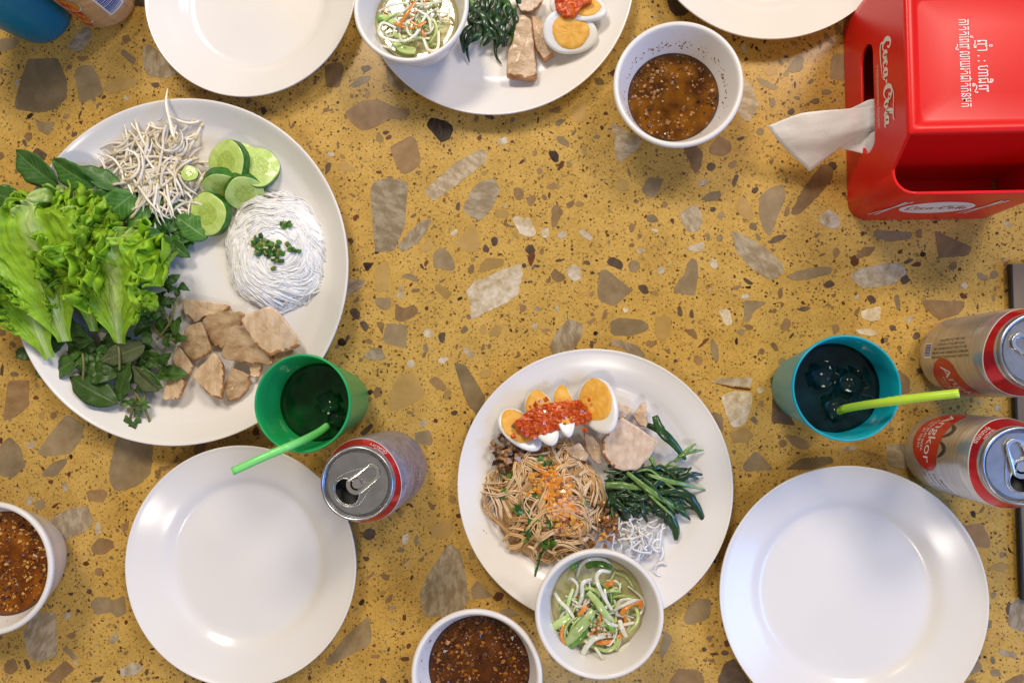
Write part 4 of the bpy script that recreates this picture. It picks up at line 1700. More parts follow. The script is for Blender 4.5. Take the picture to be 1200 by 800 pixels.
TISSUE = M('white_tissue', (0.92, 0.89, 0.88), (0.87, 0.84, 0.83), rough=0.85, scale=60, bump=0.25, bscale=900, sss=0.2, sssr=(0.003, 0.003, 0.003))


def sheet(name, rows, n=22, seed=0, amp=0.0022, parent=None):
    """rows of px corners (x, y, z): a soft sheet spanning a 2D net of points"""
    m = len(rows[0])
    net = [spline([tuple(W(*p)) for p in r], n) for r in rows]
    vs, fs = [], []
    cols = [spline([net[k][i] for k in range(len(rows))], n) for i in range(n + 1)]
    for i in range(n + 1):
        for j in range(n + 1):
            x, y, z = cols[i][j]
            vs.append(Vector((x, y, z + amp * wob(x, y, seed, 70) + amp * 0.3 * wob(x, y, seed + 4, 220))))
    for i in range(n):
        for j in range(n):
            a = i * (n + 1) + j
            fs.append((a, a + 1, a + n + 2, a + n + 1))
    o = mk(name, vs, fs, TISSUE, parent)
    o.modifiers.new('thickness', 'SOLIDIFY').thickness = 0.0003
    return o


nt_ = thing('tissue', 'white paper tissue pulled halfway out of the red box', 'tissue', W(960, 160, 0))
sheet('upper_fold', [[(1030, 124, .049), (990, 128, .052), (940, 133, .046), (900, 147, .037)],
                     [(1030, 142, .048), (1003, 150, .0485), (962, 162, .040), (914, 168, .030)],
                     [(1030, 150, .046), (1008, 158, .044), (978, 178, .030), (949, 201, .018)]], parent=nt_, seed=1)
sheet('lower_fold', [[(1034, 116, .047), (1018, 117, .046), (1002, 125, .044), (990, 130, .042)],
                     [(1034, 150, .046), (1018, 152, .042), (1002, 158, .038), (992, 162, .036)],
                     [(1034, 182, .044), (1020, 182, .038), (1002, 178, .033), (984, 174, .030)]], parent=nt_, seed=5)

# ------------------------------------------------------------------ dark folder at the right edge
FOLDER = M('dark_grey_cover', (0.15, 0.11, 0.070), (0.19, 0.14, 0.09), rough=0.75, scale=40, bump=0.15, bscale=500)
FOLDER_EDGE = M('black_edge', (0.010, 0.010, 0.012), rough=0.3)


def folder():
    h = 0.006
    a, b = W(1184, 309, h), W(1198, 703, h)
    d = (a - b).normalized()
    s = Vector((d.y, -d.x, 0))
    wd = 0.215
    t = thing('menu_folder', 'dark grey flat folder with black edge at the border beyond the two cans', 'folder', Vector((b.x, b.y, 0.0005)))

    def bx(name, o0, o1, z0, z1, mat, e=0.0, parent=None):
        P = [b + d * e + s * o0, b + d * e + s * o1, a - d * e + s * o1, a - d * e + s * o0]
        vs = [Vector((p.x, p.y, z0)) for p in P] + [Vector((p.x, p.y, z1)) for p in P]
        fs = [(3, 2, 1, 0), (4, 5, 6, 7), (0, 1, 5, 4), (1, 2, 6, 5), (2, 3, 7, 6), (3, 0, 4, 7)]
        o = mk(name, vs, fs, mat, parent or t, False)
        m = o.modifiers.new('round', 'BEVEL')
        m.width = 0.0006
        m.segments = 2
        return o
    bx('back_cover', 0.0004, wd, 0.0006, 0.0022, FOLDER_EDGE)
    bx('pages', 0.002, wd - 0.002, 0.0023, 0.0044, M('page_edges', (0.35, 0.30, 0.24), rough=0.8), 0.002)
    bx('front_cover', 0.0016, wd, 0.0046, h, FOLDER)
    bx('spine', -0.0006, 0.0014, 0.0023, h + 0.0004, FOLDER_EDGE)


folder()

# ------------------------------------------------------------------ food on the platter
LETTUCE = leaf_material('lettuce_leaf', (0.40, 0.66, 0.035), (0.70, 0.84, 0.36), rough=0.36, translucent=0.40, vein_gap=0.14, vein_w=0.06, mid_w=0.10, objrand=0.06, vein_amt=0.12, bumpy=0.6)
BASIL = leaf_material('basil_leaf', (0.055, 0.17, 0.022), (0.17, 0.30, 0.08), rough=0.40, translucent=0.18, vein_gap=0.12, vein_w=0.14, mid_w=0.05, objrand=0.3, vein_amt=0.7)
HERB = leaf_material('herb_leaf', (0.05, 0.125, 0.014), (0.13, 0.20, 0.05), rough=0.42, translucent=0.18, vein_gap=0.2, vein_w=0.10, mid_w=0.06, objrand=0.35)
OLIVE = leaf_material('olive_leaf', (0.10, 0.125, 0.045), (0.20, 0.21, 0.10), rough=0.5, translucent=0.15, vein_gap=0.2, vein_w=0.10, mid_w=0.06, objrand=0.2)
STEM = M('herb_stem', (0.14, 0.12, 0.045), (0.20, 0.20, 0.06), rough=0.5, scale=200)


def ss(a, b, x):
    t = min(1.0, max(0.0, (x - a) / (b - a)))
    return t * t * (3 - 2 * t)


def lettuce(label, base, tip, hwpx, z0, z1, seed, cup_=0.30, arch=0.012, amp=0.012, lean=0.0, nu=200, nv=230):
    B, T = W(base[0], base[1], z0), W(tip[0], tip[1], z1)
    d = T - B
    L = d.length
    d.normalize()
    s = d.cross(Vector((0, 0, 1))).normalized()
    up = s.cross(d)
    s, up = s * math.cos(lean) + up * math.sin(lean), up * math.cos(lean) - s * math.sin(lean)
    hw = hwpx * L / math.hypot(tip[0] - base[0], tip[1] - base[1])
    vs, fs, uv = [], [], []
    sd = seed * 7.3
    N3 = lambda a, b, c: noise.noise(Vector((a, b, c)))
    for i in range(nu + 1):
        u = i / nu
        for j in range(nv + 1):
            v = j / nv * 2 - 1
            av = abs(v)
            wv = hw * (0.11 + 0.89 * ss(0.0, 0.72, u))
            # frill grows towards the free edge of the fan
            e = max(ss(0.48, 1.0, av) * ss(0.22, 0.60, u), ss(0.66, 1.0, u))
            f = max(ss(0.76, 1.0, av) * ss(0.20, 0.50, u), ss(0.83, 1.0, u))
            # position along the free edge (metres), so that the frills keep one size
            edge = (v * hw * ss(0.5, 1.0, u) + (1 if v > 0 else -1) * u * L * (1 - 0.6 * ss(0.6, 1.0, u)))
            n1 = N3(u * 4.0 + sd, v * 3.4, sd)
            n2 = N3(u * 9 + sd, v * 8, sd + 4)
            n3 = N3(u * 22, v * 20 + sd, sd + 9)
            n4 = N3(u * 46, v * 40 + sd, sd + 2)
            m1 = N3(u * 6 + 31 + sd, v * 6, sd)
            m2 = N3(u * 15 + 11, v * 14 + sd, sd)
            k1 = N3(u * 7 + 61, v * 7 + sd, sd)
            ph = edge * 1300 + 5 * n1 + 2.5 * n2
            h = amp * (1.5 * e * n1 + 1.7 * e * n2 + 1.1 * f * n3 + 1.0 * f * n4) + 0.0016 * n2 + 0.0010 * n3 * ss(0.1, 0.4, u)
            h += amp * f * (0.42 * math.sin(ph * 0.55) + 0.34 * math.sin(ph + 1))
            along = amp * (1.3 * e * m1 + 1.3 * f * m2 + 0.30 * f * math.sin(ph * 1.13 + 2)) - amp * 1.5 * f * ss(0.7, 1.0, u) * (0.5 + n2)
            across = amp * (1.2 * e * k1 + 1.0 * f * n3) + (1 if v > 0 else -1) * amp * 0.3 * f * math.cos(ph)
            y = L * (u - 0.20 * u * v * v) + along
            x = wv * v * (1 - 0.16 * e) + across
            z = cup_ * wv * v * v * (1 - 0.3 * u) + arch * math.sin(math.pi * u * 0.9) + h
            z += amp * 0.9 * ss(0.5, 0.82, u) - amp * 1.6 * ss(0.84, 1.0, u)
            z += 0.0026 * math.exp(-(v * wv / 0.0042) ** 2) * (1 - 0.8 * u)
            vs.append(B + d * y + s * x + up * z)
            uv.append((u, 0.5 + v * 0.5 * (0.25 + 0.75 * ss(0.0, 0.7, u))))
    k = nv + 1
    for i in range(nu):
        for j in range(nv):
            fs.append((i * k + j, i * k + j + 1, (i + 1) * k + j + 1, (i + 1) * k + j))
    o = mk('lettuce_leaf', vs, fs, LETTUCE, None, True, None, uv)
    o.modifiers.new('thickness', 'SOLIDIFY').thickness = 0.0005
    return tag(o, label, 'lettuce', 'lettuce leaves on the platter')


lettuce('frilly lettuce leaf with long pale stem hanging lowest over the platter edge', (60, 420), (14, 262), 56, 0.026, 0.034, 3, arch=0.010)
lettuce('small lettuce leaf wedged between the two big ones', (112, 388), (104, 236), 42, 0.027, 0.038, 5, arch=0.010)
lettuce('biggest bright green lettuce leaf, frilled crown over the platter edge', (78, 400), (48, 216), 80, 0.030, 0.052, 1, arch=0.014)
lettuce('bright green lettuce leaf next to the bean sprouts', (142, 402), (150, 260), 62, 0.027, 0.047, 2, arch=0.014)


def leaves(rows, mat, name, label, group, cat='leaf'):
    for k, r in enumerate(rows):
        (b, t, w, z0, z1), lab = r[:5], (r[5] if len(r) > 5 else label)
        o = blade(name, b, t, w, mat, z0, z1, arch=rnd.uniform(0.001, 0.005), fold=rnd.uniform(-0.1, 0.35), roll=rnd.uniform(-0.5, 0.5), wavy=0.10, seed=k, shape=rnd.uniform(0.7, 0.9))
        if lab and '%s' in lab:
            lab = lab % zone(b[0], b[1], 140, 345 if 'under' in lab else (418 if 'bed' in lab else 390), 22, 22)
        tag(o, lab, cat, group)


leaves([((70, 218), (19, 176), 34, 0.030, 0.036, 'pointed green basil leaf sticking out over the platter rim'),
        ((112, 218), (62, 186), 34, 0.026, 0.032, 'folded dark basil leaf behind the pointed one'),
        ((140, 222), (92, 194), 26, 0.020, 0.026, 'basil leaf half under the bean sprouts near the platter rim'),
        ((26, 236), (-8, 226), 28, 0.034, 0.036, 'basil leaf at the very left border above the lettuce'),
        ((158, 226), (112, 262), 34, 0.020, 0.022, 'dark glossy basil leaf between sprouts and lettuce'),
        ((243, 279), (205, 252), 30, 0.014, 0.016, 'striped basil leaf leaning on the cucumber slice'),
        ((178, 240), (148, 272), 22, 0.018, 0.018, 'small dark basil leaf under the sprouts tail'),
        ((102, 246), (142, 226), 26, 0.018, 0.020, 'basil leaf under the sprouts above the lettuce')], BASIL, 'basil_leaf', None, 'basil leaves on the platter')
hid = []
for k in range(20):
    x, y = rnd.uniform(75, 205), rnd.uniform(228, 300)
    if y > 262 and x < 182:
        x = rnd.uniform(184, 206)
    a = rnd.uniform(0, 6.28)
    hid.append(((x, y), (x + 32 * math.cos(a), y + 26 * math.sin(a)), rnd.uniform(16, 24), 0.009 + 0.001 * (k % 6), 0.010 + 0.001 * (k % 5)))
for k in range(16):
    x, y = rnd.uniform(70, 200), rnd.uniform(300, 420)
    a = rnd.uniform(0, 6.28)
    hid.append(((x, y), (x + 28 * math.cos(a), y + 28 * math.sin(a)), rnd.uniform(15, 22), 0.009 + 0.001 * (k % 6), 0.010 + 0.001 * (k % 5)))
leaves(hid, BASIL, 'basil_leaf', 'dark green basil leaf under the %s part of the greens on the platter', 'basil leaves under the lettuce')
leaves([((138, 473), (82, 442), 30, 0.020, 0.017, 'long green herb leaf pointing left at the lower platter'),
        ((139, 470), (153, 424), 27, 0.022, 0.024, 'upright green herb leaf crossing the long one'),
        ((97, 418), (57, 444), 24, 0.018, 0.014, 'pointed herb leaf nearest the lower left platter rim'),
        ((160, 503), (147, 486), 15, 0.014, 0.014, 'lowest small herb leaf hanging to the platter rim'),
        ((105, 438), (140, 440), 24, 0.016, 0.018, 'herb leaf between the two brown stalks'),
        ((70, 372), (110, 400), 26, 0.015, 0.018, 'herb leaf peeking out below the lettuce stem'),
        ((105, 352), (137, 392), 32, 0.018, 0.018, 'broad dark herb leaf below the right lettuce leaf')], HERB, 'herb_leaf', None, 'herb leaves on the lower platter')
leaves([((170, 404), (117, 424), 25, 0.024, 0.022, 'olive backed herb leaf lying across the bunch'),
        ((186, 458), (155, 427), 21, 0.022, 0.022, 'olive backed herb leaf beside the pork')], OLIVE, 'herb_leaf', None, 'herb leaves on the lower platter')
bed = []
for k in range(46):
    a = rnd.uniform(0, 6.28)
    x, y = rnd.gauss(132, 36), rnd.gauss(420, 20)
    if y > 445 + 0.25 * (x - 60):
        y -= 25
    l = rnd.uniform(22, 40)
    bed.append(((x, y), (x + l * math.cos(a), y + l * 0.8 * math.sin(a)), l * rnd.uniform(0.42, 0.6), 0.008 + 0.0002 * k, 0.009 + 0.0002 * k))
leaves(bed, HERB, 'herb_leaf', 'dark herb leaf in the %s part of the bed below the lettuce stems', 'herb leaves below the lettuce')
sm = []
for k in range(60):
    a = rnd.uniform(0, 6.28)
    if k < 36:
        x, y = rnd.gauss(195, 12), rnd.gauss(368, 28)
    elif k < 48:
        x, y = rnd.gauss(160, 14), rnd.gauss(418, 12)
    else:
        x, y = rnd.gauss(160, 6), rnd.gauss(468, 14)
    l = rnd.uniform(11, 20)
    sm.append(((x, y), (x + l * math.cos(a), y + l * math.sin(a)), l * 0.62, 0.010 + 0.0004 * k % 0.014, 0.011 + 0.0004 * k % 0.014))
leaves(sm, HERB, 'herb_leaf', 'small dark herb leaf in the %s part of the bunch next to the pork', 'small herb leaves next to the pork')
for k, pts in enumerate([[(97, 414, .022), (98, 430, .023), (97, 446, .020)], [(139, 404, .025), (140, 418, .026), (140, 434, .024)], [(166, 452, .018), (158, 470, .02), (152, 492, .015)],
                         [(152, 452, .018), (164, 468, .021), (172, 484, .017), (176, 496, .012)], [(170, 446, .016), (168, 470, .02), (150, 480, .018)], [(206, 352, .018), (200, 376, .02), (184, 398, .018)],
                         [(188, 356, .016), (196, 372, .021), (204, 392, .016)], [(180, 384, .016), (192, 396, .02), (206, 398, .015)]]):
    vs, fs = tube(spline([tuple(W(*p)) for p in pts], 14), 0.0012, 6)
    tag(mk('herb_stalk', vs, fs, STEM), 'thin brownish herb stalk in the bunch at the lower platter', 'stalk', 'herb stalks')

# bean sprouts -------------------------------------------------------
SPROUT = M('bean_sprout', (0.74, 0.64, 0.48), (0.86, 0.81, 0.72), rough=0.28, scale=80, objrand=0.14, coat=0.2)
SPROUT_HEAD = M('bean_sprout_head', (0.60, 0.47, 0.24), (0.70, 0.60, 0.40), rough=0.35, scale=200)


def sprout(px, py, ang, lpx, z, bend, label, group, head=True, r=0.00125, mats=None):
    pts = []
    n = 9
    x, y, a = px, py, ang
    st = lpx / n
    zz = z
    slope = rnd.gauss(0, 0.00035)
    for i in range(n + 1):
        pts.append(tuple(W(x, y, zz)))
        x += st * math.cos(a)
        y += st * math.sin(a)
        a += bend / n + rnd.gauss(0, 0.07)
        zz += slope + 0.0003 * math.sin(i * 0.8 + px)
    path = spline(pts, 16)
    rr = []
    for i in range(17):
        f = i / 16
        q = r * (1.35 if (head and f < 0.10) else 1.0)
        if head and f < 0.01:
            q = r * 0.9
        if f > 0.72:
            q = r * (1 - 0.72 * (f - 0.72) / 0.28)
        rr.append(q)
    vs, fs = tube(path, rr, 7)
    mi = []
    for i in range(16):
        mi += [1 if (head and i < 2) else 0] * 7
    mi += [1 if head else 0, 0]
    return tag(mk('bean_sprout', vs, fs, mats or [SPROUT, SPROUT_HEAD], None, True, mi), label, 'bean sprout', group)


tag(sprout(207, 168, math.radians(-113), 66, 0.0335, 0.35, 'x', 'x', r=0.0015), 'long bean sprout whose tail pokes out over the platter rim', 'bean sprout', 'bean sprouts on the platter')
cnt = 0
while cnt < 180:
    x, y = rnd.gauss(180, 32), rnd.gauss(190, 27)
    if cnt > 150:
        x, y = rnd.gauss(196, 14), rnd.gauss(240, 16)
    q = ((x - 180) / 68) ** 2 + ((y - 197) / 64) ** 2
    if q > 1.0 or (x > 226 and y > 190) or x + y < 292:
        continue
    a = math.radians(rnd.gauss(-50, 34)) + (math.pi if rnd.random() < 0.5 else 0)
    if cnt > 150:
        a = math.radians(rnd.gauss(80, 35))
    l = rnd.uniform(30, 64)
    z = 0.008 + 0.018 * max(0, 1 - q) * (0.35 + 0.65 * cnt / 180) + rnd.uniform(0, 0.003)
    x -= l / 2 * math.cos(a)
    y -= l / 2 * math.sin(a)
    sprout(x, y, a, l, z, rnd.gauss(0, 1.5), 'white bean sprout in the %s of the heap on the large platter' % zone(x, y, 180, 192, 22, 20), 'bean sprouts on the platter')
    cnt += 1

# cucumber -------------------------------------------------------------
CUC_FLESH = M('cucumber_flesh', (0.46, 0.62, 0.13), (0.60, 0.72, 0.24), rough=0.22, scale=150, sss=0.3, sssr=(0.003, 0.004, 0.001), bump=0.2, bscale=500, coat=0.3)
CUC_CORE = M('cucumber_core', (0.36, 0.50, 0.075), (0.48, 0.58, 0.14), rough=0.2, scale=420, sss=0.3, sssr=(0.003, 0.004, 0.001), bump=0.5, bscale=700, coat=0.3, ramp=(0.42, 0.6))
CUC_SKIN = M('cucumber_skin', (0.020, 0.11, 0.012), (0.055, 0.19, 0.025), rough=0.3, scale=220)


def cucumber(label, px, py, rpx, z, tilt_dir, tilt, squash=1.0, half=False, th=0.009):
    c = W(px, py, z)
    R = rad(px, py, rpx, z)
    n = 40
    rows = [(0.0, 0.0, 1), (0.30, 0.0001, 1), (0.52, 0.0002, 1), (0.60, 0.0, 0), (0.92, 0.0001, 0), (0.985, -0.0002, 0), (1.0, -0.0007, 2), (1.0, -th + 0.0007, 2), (0.96, -th, 0), (0.0, -th, 0)]
    ax = Vector((math.cos(tilt_dir + math.pi / 2), math.sin(tilt_dir + math.pi / 2), 0))
    rot = Matrix.Rotation(tilt, 3, ax)
    vs, fs, mi = [], [], []
    idx = []
    seed = px * 0.13
    for r, dz, _ in rows:
        row = []
        for k in range(n):
            a = (math.pi if half else 2 * math.pi) * k / (n - 1 if half else n)
            q = r * R * (1 + 0.035 * math.sin(3 * a + seed) + 0.02 * math.sin(5 * a + seed * 2))
            p = Vector((q * math.cos(a), q * squash * math.sin(a), dz + 0.0005 * wob(q * math.cos(a), q * math.sin(a), seed, 160)))
            row.append(len(vs))
            vs.append(c + rot @ (Matrix.Rotation(tilt_dir, 3, 'Z') @ p))
        idx.append(row)
    for i in range(len(rows) - 1):
        for k in range(n - 1 if half else n):
            k2 = (k + 1) % n
            fs.append((idx[i][k], idx[i + 1][k], idx[i + 1][k2], idx[i][k2]))
            mi.append(rows[i + 1][2] if rows[i + 1][2] != 0 or rows[i][2] != 2 else 0)
    return tag(mk('cucumber_slice', vs, fs, [CUC_FLESH, CUC_CORE, CUC_SKIN], None, True, mi), label, 'cucumber', 'cucumber slices on the platter')


cucumber('round cucumber slice farthest from the noodles, partly covered', 302, 195, 24, 0.018, math.radians(20), 0.38)
cucumber('cucumber slice showing its edge at the top of the bunch', 283, 184, 20, 0.018, math.radians(60), 0.45)
cucumber('large cucumber slice nearest the bean sprout heap', 265, 191, 26, 0.026, math.radians(205), 0.35)
cucumber('cucumber slice tipped on edge in the middle of the bunch', 287, 227, 22, 0.018, math.radians(-60), 0.95, th=0.011)
cucumber('cucumber slice tipped beside the other tilted one', 261, 222, 22, 0.021, math.radians(-80), 0.95, th=0.011)
cucumber('round cucumber slice with visible seeds below the bean sprouts', 243, 251, 25, 0.019, math.radians(215), 0.30)
cucumber('tiny pale cucumber piece lying on the bean sprouts', 222, 203, 9.5, 0.031, math.radians(30), 0.2, th=0.003)

# noodle mound ---------------------------------------------------------
NOODLE_W = M('rice_noodle', (0.86, 0.84, 0.81), (0.82, 0.80, 0.77), rough=0.45, scale=60, sss=1.0, sssr=(0.009, 0.0085, 0.008))


NOODLE_S = M('rice_noodle_strand', (0.90, 0.88, 0.85), (0.86, 0.84, 0.81), rough=0.4, scale=60, bump=0.3, bscale=500)


def dome(x, y, R, h):
    q = (x * x + y * y) / (R * R)
    return h * max(0.0, 1 - q) ** 0.6


def strands(name, c, R, h, n, L, r, mats, parent, swirl=0.6, seed=0, loose=0.0015, turn=0.10, sx=1.0, sy=1.0, sides=5, out=1.02, a_bias=None, irr=0.0, bundle=1, field=False):
    rr = random.Random(seed)
    vs, fs, mi = [], [], []
    for k in range(n):
        a, q = rr.uniform(0, 6.283), math.sqrt(rr.random())
        x, y = R * q * math.cos(a), R * q * math.sin(a)
        di = (a + math.pi / 2 if rr.random() < swirl else rr.uniform(0, 6.283)) if a_bias is None else a_bias + rr.gauss(0, 0.6)
        di += rr.gauss(0, 0.4)
        ln = L * rr.uniform(0.6, 1.3)
        m = 14
        tw = rr.gauss(0, turn)
        lift = rr.uniform(-0.0005, loose)
        pts = []
        for i in range(m + 1):
            z = dome(x, y, R, h) + lift + 0.0007 * math.sin(i * 0.9 + k)
            ga = math.atan2(y, x)
            gf = 1 + irr * (math.sin(2 * ga + seed) + 0.7 * math.sin(3 * ga + 2 * seed) + 0.5 * math.sin(7 * ga))
            pts.append(Vector((c.x + x * sx * gf, c.y + y * sy * gf, c.z + max(z, r))))
            x += ln / m * math.cos(di)
            y += ln / m * math.sin(di)
            di += tw + rr.gauss(0, turn)
            if field:
                fa = math.atan2(y + R * 0.12, x - R * 0.08) + math.pi / 2 + 1.1 * noise.noise(Vector((x * 34, y * 34, seed)))
                di += 0.55 * math.sin(fa - di)
            if math.hypot(x, y) > R * out:
                di += 0.9 * (1 if math.sin(di - math.atan2(y, x)) > 0 else -1)
                x *= 0.985
                y *= 0.985
        f0 = len(fs)
        mt = rr.randrange(len(mats))
        for b in range(bundle):
            qs = pts
            if b:
                ox, oy, oz, w0 = rr.gauss(0, r * 2.6), rr.gauss(0, r * 2.6), rr.gauss(0, r * 0.8), rr.uniform(0, 6)
                qs = [Vector((p.x + ox * (0.6 + 0.5 * math.sin(i * 0.35 + w0)), p.y + oy * (0.6 + 0.5 * math.cos(i * 0.3 + w0)), max(p.z + oz, c.z + r))) for i, p in enumerate(pts)]
            tube(qs, r * rr.uniform(0.8, 1.15), sides, 1.0, vs, fs)
        mi += [mt] * (len(fs) - f0)
    o = mk(name, vs, fs, mats, parent, True, mi)
    o['kind'] = 'stuff'
    return o


def core(name, c, R, h, mat, parent, sx=1, sy=1):
    prof = [(0, h)] + [(R * k / 10, dome(R * k / 10, 0, R, h)) for k in range(1, 11)] + [(0, 0)]
    vs, fs = lathe(prof, c, 40)
    vs = [Vector((c.x + (v.x - c.x) * sx, c.y + (v.y - c.y) * sy, v.z + 0.0012 * wob(v.x, v.y, 1, 120))) for v in vs]
    return mk(name, vs, fs, mat, parent)


pc = W(322, 292, 0.012)
cN = Vector((pc.x, pc.y, 0.0045))
nm = thing('noodle_mound', 'white rice noodle mound topped with chopped scallion on the platter', 'noodles', cN)
core('mound', cN, 0.0486, 0.0205, NOODLE_S, nm, 1.0, 1.06)
strands('strands', cN, 0.0495, 0.0205, 270, 0.050, 0.00042, [NOODLE_S], nm, swirl=0.9, seed=4, sy=1.07, turn=0.03, loose=0.0003, irr=0.04, bundle=6, field=True)
p2 = W(352, 322, 0.006)
strands('loose_strands', Vector((p2.x, p2.y, 0.0045)), 0.026, 0.006, 26, 0.038, 0.0005, [NOODLE_S], nm, swirl=0.5, seed=5, turn=0.05, bundle=5, loose=0.0008)
SCAL = [M('scallion_green', (0.07, 0.19, 0.02), rough=0.35, coat=0.2), M('scallion_dark', (0.025, 0.085, 0.012), rough=0.35, coat=0.2), M('scallion_olive', (0.16, 0.20, 0.03), rough=0.35, coat=0.2)]


def rings_of_scallion(name, spots, label=None, parent=None, r0=0.0024):
    """short cut tubes of scallion"""
    vs, fs, mi = [], [], []
    for p, s in spots:
        d = Vector((rnd.gauss(0, 1), rnd.gauss(0, 1), rnd.gauss(0, 0.8))).normalized()
        f0 = len(fs)
        tube([p - d * s, p - d * s * 0.3, p + d * s * 0.3, p + d * s], [r0 * rnd.uniform(0.6, 1.1)] * 4, 8, rnd.uniform(0.5, 0.9), vs, fs)
        mi += [rnd.randrange(3)] * (len(fs) - f0)
    o = mk(name, vs, fs, SCAL, parent, False, mi)
    o['kind'] = 'stuff'
    if label:
        tag(o, label, 'scallion')
    return o


def spots(cx, cy, sx, sy, n, zf, s=0.0022):
    out = []
    for _ in range(n):
        x, y = rnd.gauss(cx, sx), rnd.gauss(cy, sy)
        out.append((W(x, y, zf(x, y)), s * rnd.uniform(0.6, 1.2)))
    return out


def z_mound(x, y, c=cN, R=0.0465, h=0.0205):
    p = W(x, y, 0.018)
    return c.z + dome(p.x - c.x, p.y - c.y, R * 1.05, h) + rnd.uniform(0.0, 0.003)


rings_of_scallion('chopped_scallion', spots(303, 285, 4, 5, 16, z_mound) + spots(318, 293, 9, 6, 38, z_mound) + spots(325, 305, 4, 5, 10, z_mound) + spots(334, 263, 3.4, 4, 11, z_mound) + spots(342, 290, 4, 4, 6, z_mound),
                  'chopped green scallion on top of the white noodle mound')

# sliced pork ------------------------------------------------------------
PORK = M('boiled_pork', (0.38, 0.225, 0.11), (0.64, 0.46, 0.29), rough=0.28, scale=85, detail=10.0, ramp=(0.34, 0.64), sss=0.25, sssr=(0.004, 0.002, 0.001), bump=0.5, bscale=420, stretch=(1, 1.9, 1), coat=0.3, objrand=0.2)
PORK_B = M('boiled_pork_pale', (0.48, 0.31, 0.17), (0.68, 0.50, 0.33), rough=0.28, scale=85, detail=10.0, ramp=(0.32, 0.62), bump=0.5, bscale=420, stretch=(2.0, 1, 1), coat=0.3, objrand=0.12, sss=0.2)
PORK_RIND = M('pork_rind', (0.24, 0.085, 0.02), (0.44, 0.21, 0.08), rough=0.30, scale=150, bump=0.3, bscale=400, coat=0.2, objrand=0.15)
PORK_PALE = M('pale_pork', (0.58, 0.41, 0.28), (0.72, 0.56, 0.43), rough=0.36, scale=150, sss=0.3, sssr=(0.004, 0.002, 0.001), bump=0.4, bscale=480, stretch=(1.6, 1, 1), coat=0.12)


def pz(rows, x0=0, y0=300, s=2.857):
    return [(x0 + x / s, y0 + y / s) for x, y in rows]


PK = [
    ('greyish pork slice closest to the white noodle mound', [(615, 145), (700, 155), (765, 165), (745, 190), (680, 200), (650, 225), (620, 190)], 0.008, (0.0, 0.05)),
    ('pork slice underneath the others in the middle of the pile', [(680, 205), (760, 185), (825, 195), (800, 245), (750, 310), (705, 295), (688, 240)], 0.008, (0.05, 0.0)),
    ('pork scrap at the left of the pile under the brown slice', [(578, 340), (598, 298), (645, 370), (632, 405), (590, 385)], 0.007, (0.1, 0)),
    ('brown veined pork slice left of the pile middle', [(600, 290), (625, 240), (680, 225), (706, 300), (708, 322), (640, 352), (618, 330)], 0.013, (0.1, 0.1)),
    ('small pork end piece at the right end of the pile', [(835, 360), (872, 362), (868, 405), (838, 402)], 0.008, (0, 0)),
    ('crumbled pork piece at the bottom of the pile', [(750, 440), (780, 375), (835, 400), (828, 440), (800, 472), (765, 487)], 0.009, (0.0, 0.15)),
    ('pork slice with brown rind near the platter rim', [(548, 477), (560, 400), (582, 372), (626, 430), (602, 476)], 0.008, (0, -0.1)),
    ('pork slice with long brown rind below the topmost one', [(742, 342), (775, 240), (832, 235), (908, 345), (905, 362), (820, 355)], 0.013, (-0.05, 0.12)),
    ('triangular pork slice in front of the pile', [(633, 397), (720, 325), (752, 370), (745, 477), (700, 462)], 0.012, (0.08, 0.05)),
    ('flat pork scrap next to the topmost slice', [(900, 330), (960, 305), (985, 318), (930, 362)], 0.008, (0, 0)),
    ('topmost pork slice with brown rind next to the green cup', [(812, 212), (900, 172), (925, 180), (1000, 288), (990, 302), (930, 320), (893, 332), (850, 280)], 0.018, (-0.08, 0.06)),
]
for k, (lab, poly, z, tl) in enumerate(PK):
    cx_, cy_ = sum(p[0] for p in poly) / len(poly), sum(p[1] for p in poly) / len(poly)
    poly = [(cx_ + (x - cx_) * 1.05, cy_ + (y - cy_) * 1.05) for x, y in poly]
    tl = (tl[0] + rnd.uniform(-0.14, 0.14), tl[1] + rnd.uniform(-0.14, 0.14))
    tag(slab('pork_slice', pz(poly), z + 0.0007 * k, 0.0030, [PORK if k % 2 else PORK_B, PORK_RIND], tilt=tl, seed=k * 3, dome=0.02, jag=0.07, rough_z=0.0011, curl=rnd.uniform(-0.001, 0.004), curl_dir=rnd.uniform(0, 3), edge=(lambda f, k=k: 0.35 + 0.07 * (k % 4) < f < 0.85)), lab, 'pork', 'pork slices on the platter')

# ------------------------------------------------------------------ plate with eggs
EGG_W = M('egg_white', (0.80, 0.78, 0.75), (0.74, 0.71, 0.67), rough=0.25, scale=60, sss=0.4, sssr=(0.005, 0.004, 0.003))
YOLK = M('egg_yolk', (0.72, 0.34, 0.03), (0.80, 0.46, 0.09), rough=0.55, scale=160, bump=0.5, bscale=350, sss=0.2, sssr=(0.003, 0.002, 0.001))


